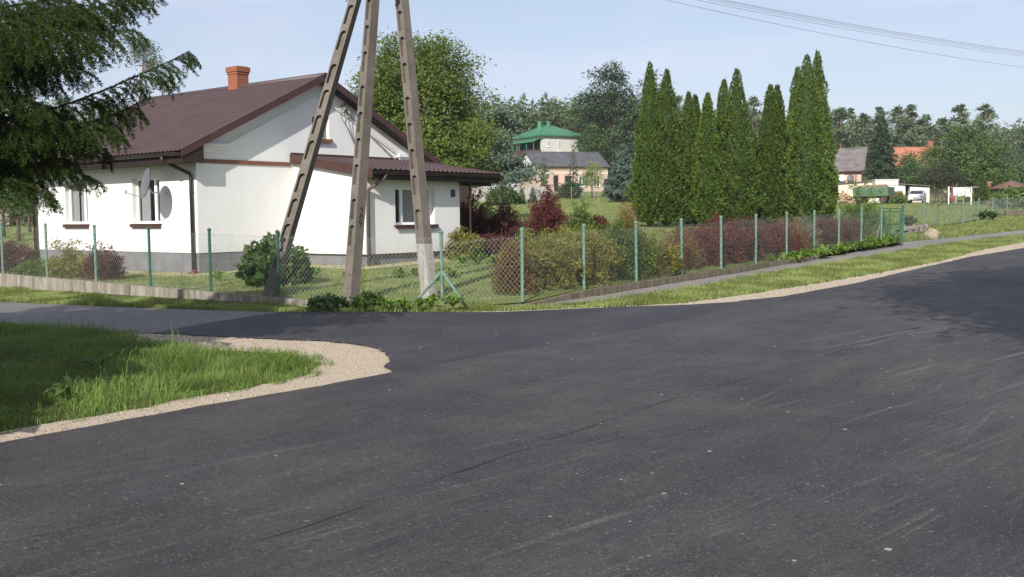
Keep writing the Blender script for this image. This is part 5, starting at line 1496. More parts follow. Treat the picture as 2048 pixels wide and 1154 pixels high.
for px, d, h, lab in ((38, 52, 3.8, 'small garden tree with a thin dark trunk left of the house'), (8, 60, 4.2, 'young fruit tree behind the small garden tree at the left edge'), (60, 66, 4.5, 'fruit tree between the small garden tree and the house corner')):
    broad('fruit_tree', lab, at(px, d), [(0, 0, h * .66, 1.5, 1.5, h * .3), (.8, .2, h * .55, 1.1, 1.1, h * .2), (-.8, 0, h * .6, 1.1, 1.1, h * .22)], 110, 4200, .12, .22, mf_mid, .09, px, base=1.3)
broad('hedge_shrub', 'light green bush in the gap at the left edge behind the fruit trees', at(20, 78), [(0, 0, 1.2, 2.2, 1.2, 1.2), (2.4, 0, 1.0, 1.8, 1.2, 1.0)], 80, 3000, .16, .3, mf_mid, .06, 77, cat='shrub', base=.3)
a, b = at(-60, 82), at(64, 80)
cw2 = MB(); cw2.hexa([(a.x, a.y, a.z - .2), (b.x, b.y, b.z - .2), (b.x, b.y + .15, b.z - .2), (a.x, a.y + .15, a.z - .2), (a.x, a.y, a.z + 1.3), (b.x, b.y, b.z + 1.3), (b.x, b.y + .15, b.z + 1.3), (a.x, a.y + .15, a.z + 1.3)])
tag(cw2.build('garden_wall', m_conc), 'plain grey wall far behind the fruit trees at the left edge', 'wall')
for px, d, ty, r, mt, lab in ((1147, 110, 303, 1.0, mf_dark, 'slim dark spruce in front of the slate-roofed building'), (1088, 112, 318, .95, mf_mid, 'ragged young conifer left of the slim dark spruce'), (1066, 92, 378, .5, mf_blue, 'tiny blue conifer in front of the concrete panel fence'), (1044, 90, 380, .35, mf_pine, 'thin sapling pine in front of the concrete panel fence')):
    q = at(px, d); conifer('young_conifer', lab, q, zat(ty, d, px) - q.z, r, mt, 44, .22, 60, px, tr=.07)
q = at(1247, 95); conifer('blue_spruce', 'broad silvery blue spruce at the left end of the thuja row', q, zat(292, 95, 1247) - q.z, 1.95, mf_blue, 130, .26, 120, 44, power=.78, wid=.3, droop=.05, up=.45)
q = at(1184, 107); broad('weeping_willow', 'small pale weeping tree in front of the slate-roofed building', q, [(0, 0, 2.9, .9, .9, .7), (0, 0, 2.0, 1.0, 1.0, .9)], 60, 1700, .26, .25, mf_wil, .07, 45, asp=.22, drop=1.6, base=1.5)
shrub('dark_shrub', 'dark rounded bush under the slim dark spruce', at(1140, 104), 1.3, 1, 1.5, mf_dark, 46, 2200, 40, .16, .4, fuzz=.15)
shrub('green_shrub', 'bright bush at the left of the concrete panel fence', at(1003, 88), 1.4, 1, 1.5, mf_mid, 47, 2200, 40, .16, .4, fuzz=.15)
shrub('green_shrub', 'pale green bush between bright bush and the tiny blue conifer', at(1024, 89), .9, .8, 1.0, mf_grn, 48, 1600, 40, .14, .4, fuzz=.12)
q = at(1214, 152); h = zat(117, 152, 1214) - q.z
broad('oak_tree', 'very tall dark oak rising above the woodland right of the green roof', q, [(0, 0, h * .74, 2.6, 2.6, h * .25), (-2.3, 0, h * .60, 2.2, 2.2, h * .17), (2.2, 0, h * .62, 2.4, 2.4, h * .2), (2.6, -1, h * .36, 3.4, 3, h * .22), (-1.8, 0, h * .40, 2.8, 2.6, h * .18), (5.2, 0, h * .45, 2.6, 2.4, h * .26), (1, -2, h * .2, 3.8, 2.6, h * .16)], 420, 26000, .42, .55, mf_oak, .4, 49, limbs=24, base=4, inner=.3)
q = at(1312, 148); h = zat(146, 148, 1312) - q.z
broad('oak_tree', 'second dark oak whose top shows between the two leftmost thujas', q, [(0, 0, h * .72, 2.3, 2.3, h * .26), (-1.8, 0, h * .55, 2.6, 2.4, h * .2), (2.0, 0, h * .5, 2.6, 2.4, h * .24), (0, 0, h * .3, 4, 3, h * .22)], 260, 15000, .42, .55, mf_oak, .35, 50, base=4, inner=.3)
broad('young_tree', 'bright young tree against the dark oak beside the green-roofed house', at(1184, 146), [(0, 0, 6.0, 1.8, 1.6, 2.6), (.5, 0, 3.4, 1.7, 1.5, 1.8)], 100, 4500, .3, .35, mf_mid, .12, 51)
# right side
q = at(1762, 119); conifer('dark_spruce', 'broad dark conifer between the pink house and the orange roof', q, zat(236, 119, 1762) - q.z, 2.6, mf_dark, 130, .34, 80, 52, power=.7, wid=.3)
broad('bushy_tree', 'mid green bushy tree in front of the orange roof', at(1815, 124), [(0, 0, 3.4, 1.6, 1.5, 2.0), (-.9, 0, 2.4, 1.3, 1.3, 1.6), (1, 0, 2.6, 1.4, 1.3, 1.8)], 130, 6000, .26, .32, mf_mid, .12, 53)
q = at(1935, 113); broad('walnut_tree', 'large round walnut tree spreading behind the washing line', q, [(0, 0, 5.4, 3.0, 2.8, 3.0), (-2.4, 0, 4.6, 1.8, 2, 2.2), (2.5, 0, 4.6, 2.0, 2, 2.3), (.4, -1, 3.2, 3.6, 2.4, 1.9)], 360, 17000, .30, .36, mf_mid, .25, 54, limbs=18, base=1.8, inner=.3)
q = at(1884, 104); t_ = broad('plum_tree', 'low wide purplish plum tree right of the white car', q, [(0, 0, 3.0, 1.6, 1.4, 1.15), (-1.2, 0, 2.7, 1.1, 1.1, .8), (1.3, 0, 2.4, 1.1, 1.1, .9)], 200, 9000, .15, .24, mf_plum, .10, 55, base=1.0, inner=.3)
mb = MB()
for dx in (-.75, -.35, .42): mb.tube([(dx, 0, -.2), (dx * .9, .05, .9), (dx * 1.6, .1, 2.2)], [.08, .06, .03], 6)
mb.build('stem', m_bark, t_)
for px, d, ty, r, lab in ((1963, 97, 343, .55, 'slim bright thuja column beside the washing line'), (1986, 101, 348, .5, 'small thuja column between red pillar and gazebo'), (2021, 103, 334, .8, 'thuja rising behind the gazebo roof'), (1856 - 52, 158, 285, .9, 'tiny bright thuja tip above the orange roof')):
    q = at(px, d); thuja(lab, q, zat(ty, d, px) - q.z, r, px, 2600, None, ls=.2)
broad('vine_shrub', 'mass of broad bright vine leaves in front of the gazebo', at(2026, 80), [(0, 0, .9, 1.5, .9, .75), (1.6, 0, .9, 1.4, .9, .9), (-1.0, 0, .55, .8, .7, .5)], 130, 3600, .2, .2, mf_grn, .05, 56, cat='shrub', base=.2, asp=.8)
shrub('yellow_shrub', 'yellow-green shrub beside the front of the white car', at(1799, 108), .75, .6, 1.15, mf_yel, 57, 1800, 40, .12, .4, fuzz=.1)
shrub('green_shrub', 'low dark leafy clump under the yellow shrub', at(1797, 105), .9, .6, .55, mf_mid, 58, 1400, 40, .14, .5, fuzz=.1)
for px, d, ty, w_, lab in ((2012, 132, 296, 3.2, 'dark broadleaf tree behind the gazebo'), (2052, 126, 288, 3.5, 'dark broadleaf tree cut by the right picture edge'), (2090, 118, 300, 3.5, 'broadleaf tree just beyond the right picture edge'), (1850, 150, 290, 3.5, 'dark broadleaf tree behind the red-brick chimney'), (1700, 150, 285, 3.4, 'shaggy broadleaf tree behind the pink house ridge')):
    q = at(px, d); h = zat(ty, d, px) - q.z
    broad('background_tree', lab, q, [(0, 0, h * .6, w_, w_, h * .36), (w_ * .6, 0, h * .42, w_ * .7, w_, h * .3), (-w_ * .6, 0, h * .4, w_ * .7, w_, h * .3)], 170, 6500, .36, .5, mf_oak if px > 1900 else mf_mid, .2, px)
pl_ = {1680: 'pine at the left of the skyline, just clear of the thujas', 1697: 'pine close beside the leftmost skyline pine', 1753: 'pine above the tip of the dark conifer', 1794: 'pine right of the dark conifer tip', 1822: 'tallest open pine between dark conifer and right walnut', 1845: 'lower pine right of the tallest open one', 1888: 'small spindly pine at the left shoulder of the right walnut', 1916: 'pine above the left half of the right walnut', 1970: 'dense dark pine above the right half of the right walnut', 2040: 'low pine at the right edge of the skyline', 1505: 'dark pine top between two thuja groups', 1358: 'pointed pine top right of the second thuja', 1725: 'pine half hidden behind the dark conifer'}
for px, ty in ((1680, 221), (1697, 224), (1725, 232), (1753, 222), (1794, 221), (1822, 215), (1845, 236), (1888, 243), (1916, 216), (1970, 214), (2040, 265), (1505, 200), (1358, 198)):
    d = 164 + (px * 7) % 11; q = at(px, d); h = zat(ty, d, px) - q.z
    pine('scots_pine', pl_[px], q, h, 3.6 if px != 1822 else 3.2, px, 'pines on the skyline', .35, .6, 2600, .2)
# far woodland: one mass
rng = np.random.default_rng(99)
qs = []
for px0, px1, n, d0, d1, t0, t1 in ((925, 1330, 84, 160, 192, 188, 222), (1330, 1680, 26, 170, 195, 205, 240), (1655, 2200, 84, 176, 205, 236, 275), (-500, 420, 50, 100, 130, 225, 262), (420, 950, 30, 110, 150, 300, 330), (-900, -480, 16, 100, 130, 200, 250)):
    for i in range(n):
        px = px0 + (px1 - px0) * (i + rng.random()) / n; d = rng.uniform(d0, d1); q = at(px, d)
        h = zat(rng.uniform(t0, t1), d, px) - q.z
        if h < 3: continue
        base = np.array(q)
        if rng.random() < .5:
            C = shell(rng, [(0, 0, h * .62, h * .22, h * .2, h * .36), (h * .1, 0, h * .4, h * .24, h * .18, h * .32)], 60, .3)
            k = clump_leaves(rng, C, .6, 1900, .55, np.array([0, 0, h * .4]), asp=.6)
        else:
            k = np.concatenate(cone_quads(rng, h, h * .2, 36, .62, 22, power=.6, z0=h * .15, wid=.35))
        qs.append(k + base)
struct(npobj('forest', qs, mf_wood), 'far mixed woodland closing the view behind the gardens', 'stuff')

# ------------------------------------------------------------------ far buildings
m_pink = plaster('pink_render', (.58, .40, .33)); m_cream = plaster('cream_render', (.66, .58, .46)); m_pale = plaster('pale_grey_render', (.55, .53, .50))
m_groof = M('green_steel_roof', (.05, .185, .095), .45, .15, .5, spec=.5)
m_slate = M('grey_felt_roof', (.085, .085, .095), .8, .2, .8, .2, 10)
m_etern = M('grey_corrugated_roof', (.15, .135, .13), .9, .3, 1.2, .3, 8)
m_oroof = M('orange_tile_roof', (.36, .15, .09), .8, .2, 2, .3, 14)
m_void = M('dark_doorway_and_recess_shade', (.02, .018, .018), .9)
m_stonew = brick_mat('rough_cream_brick', (.50, .38, .29), (.42, .32, .26), (.40, .34, .28), 1.0, .5, .22)
m_woodd = M('dark_wood', (.07, .045, .035), .85, .3, 6)
m_wpaint = M('white_paint', (.68, .67, .64), .7, .15, 2)
def far_window(root, x, y, z, w_, h, n=(0, -1, 0), frame=m_upvc, sill=True):
    n = Vector(n); hx = Vector((-n.y, n.x, 0)); p = Vector((x, y, z)); u = Vector((0, 0, 1))
    mb = MB(); t = .07
    for a, b in ((p, hx * w_), (p + u * (h - t), hx * w_)): mb.pbox(a + n * .003, b, u * t, n * .05)
    for a in (p, p + hx * (w_ - t), p + hx * (w_ / 2 - t / 2)): mb.pbox(a + u * t + n * .003, hx * t, u * (h - 2 * t), n * .045)
    o = mb.build('window', frame, root)
    g_ = MB(); g_.pbox(p + hx * t + u * t + n * .004, hx * (w_ - 2 * t), u * (h - 2 * t), n * .012); g_.build('pane', m_pane, o)
    if sill:
        s = MB(); s.pbox(p - hx * .06 - u * .07 + n * .003, hx * (w_ + .12), u * .065, n * .10); s.build('sill', frame, o)
m_pane = M('dark_window_pane', (.035, .045, .055), .08, .2, 2, spec=.7)
def gable_house(name, label, loc, rz_, L_, D_, h, rise, mw, mr, ov=.35, cat='house', mg=None):
    t = thing(name, label, cat, loc, rz_)
    mb = MB(); mb.box(0, L_, 0, D_, -1.2, h)
    mb.prism([(0, 0, h), (0, D_, h), (0, D_ / 2, h + rise)], (.02, 0, 0)); mb.prism([(L_ - .02, 0, h), (L_ - .02, D_, h), (L_ - .02, D_ / 2, h + rise)], (.02, 0, 0))
    mb.build('wall', mw, t)
    s = rise / (D_ / 2); r = MB()
    for f in (1, -1):
        y0 = D_ / 2 - f * (D_ / 2 + ov); z0 = h - s * ov
        r.prism([(-ov, y0, z0 + .02), (-ov, D_ / 2, h + rise + .02), (-ov, D_ / 2, h + rise + .14), (-ov, y0, z0 + .12)], (L_ + 2 * ov, 0, 0))
    r.tube([(-ov, D_ / 2, h + rise + .13), (L_ + ov, D_ / 2, h + rise + .13)], .12, 6)
    r.build('roof', mr, t)
    gt = MB(); gt.tube([(-ov, -ov - .06, h - s * ov + .04), (L_ + ov, -ov - .06, h - s * ov + .04)], .07, 6); gt.build('gutter', m_trim, t)
    return t
# pink house, far right
fr = at(1722, 122); rz1 = R_(-24); L1 = 10.5
hz = 1.6 + (425 - 340) / (F / 122) - fr.z
org = fr + Matrix.Rotation(rz1, 3, 'Z') @ Vector((-L1, 0, 0))
ph = gable_house('pink_house', 'pink rendered house with old grey corrugated roof right of the thuja row', org, rz1, L1, 6.4, hz, 2.5, m_pink, m_etern)
far_window(ph, L1 - 3.9, 0, hz - 2.35, 1.6, 1.5)
bd = MB(); bd.box(.1, L1 - .1, -.03, -.002, hz - .55, hz - .42); bd.build('trim_band', m_trimr, ph)
dp = MB(); dp.tube([(L1 - .55, -.38, hz - .2), (L1 - .6, -.08, hz - .7), (L1 - .6, -.08, 0)], .07, 6); dp.build('downpipe', m_trimr, ph)
for k in (0, 1):
    ds = MB(); c = Vector((L1 - 2.1 + .98 * k, -.45, hz - .95)); ax = Vector((.25 - .5 * k, -.9, .3)).normalized(); sx_ = ax.cross(Vector((0, 0, 1))).normalized(); sy_ = sx_.cross(ax)
    for i in range(4):
        for j in range(14):
            a = 2 * math.pi * j / 14; r = .42 * i / 3; ds.v.append(tuple(c + sx_ * r * math.cos(a) + sy_ * r * math.sin(a) + ax * .5 * r * r))
    for i in range(3):
        for j in range(14): ds.f.append((i * 14 + j, i * 14 + (j + 1) % 14, i * 14 + 14 + (j + 1) % 14, i * 14 + 14 + j))
    ds.tube([tuple(c), (c.x, -.01, c.z - .2)], .03, 5)
    ds.build('satellite_dish', m_wpaint if k == 0 else m_dish, ph)
# slate-roofed outbuilding in the middle
fl = at(1073, 128); rz2 = R_(20); hz = 1.6 + (429.5 - 331) / (F / 128) - fl.z
ob = gable_house('outbuilding', 'long low brick outbuilding with dark grey roof and cream gable behind the lawn', fl, rz2, 9.6, 6.4, hz, 1.75, m_stonew, m_slate, .25, 'building')
gw = MB(); gw.prism([(-.02, .05, hz - .9), (-.02, 6.35, hz - .9), (-.02, 6.3, hz), (-.02, 3.2, hz + 1.6), (-.02, .1, hz)], (-.03, 0, 0)); gw.build('gable', m_wpaint, ob)
dr_ = MB(); dr_.box(2.25, 2.85, -.04, -.004, -.3, 1.95); dr_.box(3.75, 4.6, -.04, -.004, -.3, 1.9); dr_.build('doorway', m_void, ob)
dr_ = MB(); dr_.box(2.86, 3.55, -.30, -.004, -.3, 2.05); dr_.box(3.62, 3.74, -.12, -.004, -.3, 2.0); dr_.box(4.61, 4.73, -.12, -.004, -.3, 2.0); dr_.build('pilaster', m_pink, ob)
bd = MB(); bd.box(0, 9.6, -.05, -.003, hz - .9, hz - .72); bd.box(0, 9.6, -.05, -.003, hz - .3, hz - .2); bd.build('trim_band', m_cream, ob)
far_window(ob, 7.6, 0, .6, .9, 1.3); far_window(ob, 5.6, 0, .6, .9, 1.3)
# green-roofed house on the rise
fc = at(1083, 152); rz3 = R_(30); fc.z -= 1; hz = 1.6 + (429.5 - 268) / (F / 152) - fc.z
gh = thing('green_roofed_house', 'pale two-storey house with bright green hipped metal roof on the rise', 'house', fc, rz3)
GL, GD = 6.5, 7.0
mb = MB(); mb.box(0, GL, 0, GD, -2, hz); mb.build('wall', m_pale, gh)
r = MB(); o_ = .45; pk = [(GL / 2 - .5, GD / 2, hz + 2.2), (GL / 2 + .5, GD / 2, hz + 2.2)]
c4 = [(-o_, -o_, hz - .05), (GL + o_, -o_, hz - .05), (GL + o_, GD + o_, hz - .05), (-o_, GD + o_, hz - .05)]
pk = [(x, y, z - .55) for x, y, z in pk]
r.add(c4 + pk, [(0, 1, 5, 4), (1, 2, 5), (2, 3, 4, 5), (3, 0, 4), (3, 2, 1, 0)]); r.add([(x, y, z - .2) for x, y, z in c4] + c4, [(0, 1, 5, 4), (1, 2, 6, 5), (2, 3, 7, 6), (3, 0, 4, 7), (3, 2, 1, 0)])
for a, b in ((0, 4), (1, 5), (2, 5), (3, 4)): r.tube([c4[a], pk[b - 4]], .06, 5)
groof = r.build('roof', m_groof, gh)
for dx, s_ in ((-1.3, .5), (.25, .45)):
    c = MB(); c.lathe([(.36, hz + 1.0), (.36, hz + 2.05), (.42, hz + 2.06), (.42, hz + 2.2), (0, hz + 2.24)], 12, (GL / 2 + dx, GD / 2, 0)); c.build('chimney', m_groof, groof)
far_window(gh, 1.0, 0, hz - 1.75, .5, .9); far_window(gh, 2.9, 0, hz - 2.35, .45, 1.6)
dp = MB(); dp.tube([(GL - .1, -.1, hz - .1), (GL - .1, -.1, -1)], .08, 6); dp.build('downpipe', m_groof, gh)
bl_ = MB(); bl_.prism([(-1.5, -.3, hz - 1.15), (.1, -.3, hz - .45), (.1, -.3, hz - .40), (-1.5, -.3, hz - 1.08)], (0, GD + .3, 0)); bl_.build('balcony_roof', m_groof, gh)
bp = MB(); bp.box(-1.3, -.01, 0, GD - .5, hz - 3.4, hz - 3.2)
for k in range(4): bp.box(-1.3, -1.2, k * 2.0, k * 2.0 + .1, hz - 3.2, hz - 1.05)
bp.build('balcony_post', m_groof, gh)
bb = MB(); bb.box(-1.32, -1.27, .0, GD - .5, hz - 3.19, hz - 2.2); bb.box(-1.2, -.02, .01, .06, hz - 3.19, hz - 2.2); bb.build('balcony_rail', m_woodd, gh)
bk = MB(); bk.box(-.06, -.004, .2, GD - .6, hz - 3.1, hz - .5); bk.build('balcony_shade_sheet', m_void, gh)  # near-black sheet over the pale wall, painting the shade of the recess
# orange-roofed house
fo = at(1788, 152); rz4 = R_(-6); hz = 1.6 + (423.5 - 336) / (F / 152) - fo.z
oh = gable_house('orange_roofed_house', 'house with orange tile roof half hidden by trees at the far right', fo, rz4, 7.5, 6.0, hz, 2.9, m_cream, m_oroof)
c = MB(); c.box(5.3, 6.1, 2.6, 3.4, hz + 2.3, hz + 3.8); c.box(5.22, 6.18, 2.52, 3.48, hz + 3.802, hz + 3.95); c.build('chimney', m_redbrick, oh)
# second chimney seen between the thujas
q = at(1575, 150); bh = gable_house('brick_house', 'hidden house whose red chimney shows between two thujas', q, R_(5), 7, 6, 5.2, 2.6, m_cream, m_oroof)
z_ = 1.6 + (426 - 268) / (F / 153) - q.z
c = MB(); c.box(-.6 - .45, -.6 + .45, 2.5, 3.4, 0, z_); c.box(-.6 - .52, -.6 + .52, 2.43, 3.47, z_ + .002, z_ + .15); c.build('chimney', m_redbrick, bh)
# sheds
q = at(1664, 113.5); za_, zb_ = zat(368, 113.5, 1664) - q.z, zat(361, 113.5, 1750) - q.z
ws = thing('cream_shed', 'long low cream shed with flat dark roof edge behind the woodpile', 'shed', q, R_(-3))
wl_ = MB(); wx = 4.9; wl_.hexa([(0, 0, -.5), (wx, 0, -.5), (wx, 3, -.5), (0, 3, -.5), (0, 0, za_ - .12), (wx, 0, zb_ - .12), (wx, 3, zb_ - .12), (0, 3, za_ - .12)]); wl_.build('wall', m_cream, ws)
wr = MB(); wr.hexa([(-.1, -.15, za_ - .117), (wx, -.15, zb_ - .117), (wx, 3.1, zb_ - .117), (-.1, 3.1, za_ - .117), (-.1, -.15, za_), (wx, -.15, zb_), (wx, 3.1, zb_), (-.1, 3.1, za_)]); wr.build('roof', m_slate, ws)
q = at(1751, 112); zz_ = zat(359, 112, 1770) - q.z
gs = thing('white_garage', 'small white box garage with flat roof behind the green trailer', 'garage', q, R_(-4))
mb = MB(); mb.box(0, 2.3, 0, 3.2, -.5, zz_ - .7); mb.build('wall', m_wpaint, gs)
mb = MB(); mb.box(-.06, 2.36, -.06, 3.25, zz_ - .697, zz_ - .06); mb.build('parapet', m_pale, gs)
mb = MB(); mb.box(-.12, 2.42, -.12, 3.3, zz_ - .057, zz_); mb.build('roof', m_wpaint, gs)
mb = MB(); mb.box(.25, 1.5, -.03, -.003, -.2, zz_ - 1.1); mb.build('door', m_upvc, gs)
q = at(1794, 113); zz_ = zat(366, 113, 1810) - q.z
ls_ = thing('grey_shed', 'white shed with low grey roof and open dark doorway behind the car', 'shed', q, R_(-4))
mb = MB(); mb.box(0, .85, 0, 2.6, -.5, zz_ - .15); mb.box(1.35, 3.4, 0, 2.6, -.5, zz_ - .45); mb.box(.85, 1.35, .8, 2.6, -.5, zz_ - .3); mb.build('wall', m_wpaint, ls_)
for k in range(5):
    mb = MB(); mb.box(.05 + k * .16, .19 + k * .16, -.02, -.002, -.3, zz_ - .2)
    if k == 0: pb = mb
    else: pb.add(mb.v, mb.f)
pb.build('board_cladding', m_upvc, ls_)
mb = MB(); mb.hexa([(-.1, -.3, zz_ - .14), (3.6, -.3, zz_ - .42), (3.6, 2.7, zz_ - .42), (-.1, 2.7, zz_ - .14), (-.1, -.3, zz_ - .05), (3.6, -.3, zz_ - .33), (3.6, 2.7, zz_ - .33), (-.1, 2.7, zz_ - .05)]); mb.build('roof', m_etern, ls_)
mb = MB(); mb.box(.86, 1.34, .75, .79, -.3, zz_ - .35); mb.build('doorway', m_void, ls_)
mb = MB(); mb.box(1.5, 3.2, -.05, -.003, -.2, zz_ - .75); mb.build('gate', m_pale, ls_)
# woodpile
q = at(1683, 108); rng = np.random.default_rng(12); mb = MB()
for i in range(230):
    x = rng.uniform(-1.25, 1.25); hmax = 1.28 * (1 - (abs(x + .1) / 1.5) ** 2.2); y = rng.uniform(-.9, .6); z = hmax * rng.random() ** .7 * (1 - .4 * abs(y))
    a = rng.uniform(0, 6.28); e = rng.uniform(-.6, .6); d = Vector((math.cos(a) * math.cos(e), math.sin(a) * math.cos(e), math.sin(e))) * .17
    c = Vector((x, y, z + .06)); mb.tube([c - d, c + d], rng.uniform(.05, .085), 4)
wp = mb.build('woodpile', LM('split_firewood', (.26, .17, .10), (.42, .31, .20), (.60, .50, .37), 0, 1.2)); wp.location = q; tag(wp, 'heap of split pale firewood beside the green trailer', 'woodpile')
# farm trailer
q = at(1747, 107); tr_ = thing('farm_trailer', 'green wooden-sided farm trailer with rusty wheels on the far lawn', 'trailer', q, R_(-38))
m_tg = M('faded_green_boards', (.085, .15, .10), .7, .25, 2.5); m_rust = M('rusty_steel', (.12, .06, .035), .85, .4, 5); m_tyre = M('tyre_rubber', (.03, .028, .026), .9, .2, 5)
TL, TW, z0, z1 = 3.6, 1.9, .78, 1.66
bd = MB()
for k in range(2):
    a, b = z0 + k * .45, z0 + k * .45 + .435
    bd.box(-TL / 2, TL / 2, -TW / 2, -TW / 2 + .04, a, b); bd.box(-TL / 2, TL / 2, TW / 2 - .04, TW / 2, a, b)
    bd.box(-TL / 2, -TL / 2 + .04, -TW / 2 + .041, TW / 2 - .041, a, b); bd.box(TL / 2 - .04, TL / 2, -TW / 2 + .041, TW / 2 - .041, a, b)
for x in (-TL / 2 + .02, -.04, TL / 2 - .1): bd.box(x, x + .08, -TW / 2 - .03, -TW / 2 - .002, z0 - .05, z1)
bd.build('side_boards', m_tg, tr_)
ld = MB(); ld.hexa([(-TL / 2 + .05, -TW / 2 + .05, z1 - .5), (TL / 2 - .05, -TW / 2 + .05, z1 - .5), (TL / 2 - .05, TW / 2 - .05, z1 - .5), (-TL / 2 + .05, TW / 2 - .05, z1 - .5), (-TL / 2 + .3, -.2, z1 + .2), (TL / 2 - .6, -.2, z1 + .28), (TL / 2 - .6, .3, z1 + .28), (-TL / 2 + .3, .3, z1 + .2)]); ld.build('load', M('brown_load', (.20, .12, .09), .9, .3, 4), tr_)
fl_ = MB(); fl_.box(-TL / 2, TL / 2, -TW / 2 + .05, TW / 2 - .05, z0 - .06, z0 - .003)
for y in (-.4, .3): fl_.box(-TL / 2 - .2, TL / 2 + .2, y, y + .1, z0 - .22, z0 - .063)
fl_.box(-1.3, -1.2, -TW / 2 + .1, TW / 2 - .1, .42, .5); fl_.box(1.2, 1.3, -TW / 2 + .1, TW / 2 - .1, .42, .5); fl_.box(-1.3, -1.2, -.3, .3, .5, z0 - .22); fl_.box(1.2, 1.3, -.3, .3, .5, z0 - .22)
fl_.tube([(TL / 2, 0, z0 - .15), (TL / 2 + 1.3, 0, .35)], .05, 5); fl_.build('chassis', m_rust, tr_)
def wheel(root, x, y, r, w_, mt, mr):
    mb = MB(); mb.lathe([(r * .6, -w_ / 2), (r * .95, -w_ / 2), (r, -w_ / 3), (r, w_ / 3), (r * .95, w_ / 2), (r * .6, w_ / 2)], 18)
    mb.v = [(vx + x, vz + y, vy + r) for vx, vy, vz in mb.v]; wh = mb.build('wheel', mt, root)
    mb = MB(); mb.lathe([(0, -w_ * .3), (r * .2, -w_ * .42), (r * .62, -w_ * .3), (r * .62, w_ * .3), (r * .2, w_ * .42), (0, w_ * .3)], 14)
    mb.v = [(vx + x, vz + y, vy + r) for vx, vy, vz in mb.v]; mb.build('rim', mr, wh)
for x in (-1.25, 1.25):
    for y in (-TW / 2 + .12, TW / 2 - .12): wheel(tr_, x, y, .40, .2, m_tyre, m_rust)
# white hatchback
q = at(1834, 109.5); car = thing('parked_car', 'small white hatchback parked on the grass in front of the shed', 'car', q, math.atan2(-.90, -.44))
car.scale = (.92,) * 3
m_car = M('white_car_paint', (.78, .79, .80), .25, .03, 2, spec=.6); m_cg = M('car_glass', (.03, .035, .045), .06, .1, 2, spec=.7); m_blk = M('black_plastic', (.025, .025, .027), .6)
prof = [(-1.9, .30), (-1.92, .62), (-1.86, .92), (-1.70, 1.0), (-1.45, 1.36), (-1.2, 1.43), (.0, 1.43), (.25, 1.39), (.95, .98), (1.65, .80), (1.85, .66), (1.9, .45), (1.86, .26)]
bmv = []; secs = [(-.80, .86, .0), (-.74, 1.0, 0), (-.62, 1.0, 0), (.62, 1.0, 0), (.74, 1.0, 0), (.80, .86, 0)]
def tumble(z): return 1.0 if z < .9 else 1.0 - .22 * (z - .9) / .53
mb = MB(); nP = len(prof)
ys = [-.82, -.80, -.70, 0, .70, .80, .82]
def px_(i, y):
    x, z = prof[i]; e = abs(y) / .82; k = 1 - .05 * max(0, e - .8) / .2
    return (x * k, y * tumble(z), z if e < .9 else z - .02)
for y in ys:
    for i in range(nP): mb.v.append(px_(i, y))
for j in range(len(ys) - 1):
    for i in range(nP - 1): mb.f.append((j * nP + i, (j + 1) * nP + i, (j + 1) * nP + i + 1, j * nP + i + 1))
for j, rev in ((0, False), (len(ys) - 1, True)):
    f = tuple(j * nP + i for i in range(nP)); mb.f.append(f if not rev else f[::-1])
mb.f.append(tuple(j * nP for j in range(len(ys))) + tuple(j * nP + nP - 1 for j in range(len(ys) - 1, -1, -1)))
body = mb.build('body', m_car, car, True)
wg = MB(); e = .012
def onp(x0, z0, x1, z1, y0, y1, off):
    n_ = Vector((-(z1 - z0), 0, x1 - x0)).normalized(); n_ = n_ if n_.z > 0 else -n_
    return [tuple(Vector((x0, y0, z0)) + n_ * off), tuple(Vector((x0, y1, z0)) + n_ * off), tuple(Vector((x1, y1 * .92, z1)) + n_ * off), tuple(Vector((x1, y0 * .92, z1)) + n_ * off)]
wg.poly(onp(.92, 1.0, .28, 1.375, -.70, .70, .012)); wg.poly(onp(-1.68, 1.03, -1.46, 1.345, -.62, .62, .015)); wg.build('windscreen', m_cg, car)
for s in (-1, 1):
    for (a, b, c, d) in (((.78, 1.0), (.30, 1.32), (-.22, 1.34), (-.22, 1.0)), ((-.30, 1.0), (-.30, 1.34), (-1.05, 1.34), (-1.15, 1.0)), ((-1.2, 1.02), (-1.12, 1.32), (-1.35, 1.3), (-1.52, 1.04))):
        mb = MB(); mb.poly([(x, s * (.82 * tumble(z) + .012), z) for x, z in (a, b, c, d)]); mb.build('side_window', m_cg, car)
    mb = MB(); mb.poly([(1.66, s * .42, .64), (1.70, s * .76, .62), (1.60, s * .77, .76), (1.58, s * .44, .80)]); mb.v = [(x + .15, y, z) for x, y, z in mb.v]; mb.build('headlight', M('headlight_glass', (.45, .47, .5), .1, .1, 5, spec=.7), car)
    mb = MB(); mb.box(.62, .80, s * .86 - .06, s * .86 + .06, .96, 1.10); mb.build('mirror', m_blk, car, False, .02)
    for x in (-1.22, 1.2): wheel(car, x, s * .74, .29, .19, m_tyre, m_grey)
    mb = MB(); mb.box(-1.4, 1.3, s * .822 - .008, s * .822 + .008, .52, .57); mb.build('side_moulding', m_blk, car)
mb = MB(); mb.box(1.87, 1.93, -.66, .66, .28, .40); mb.box(1.86, 1.905, -.35, .35, .50, .58); mb.build('bumper_grille', m_blk, car)
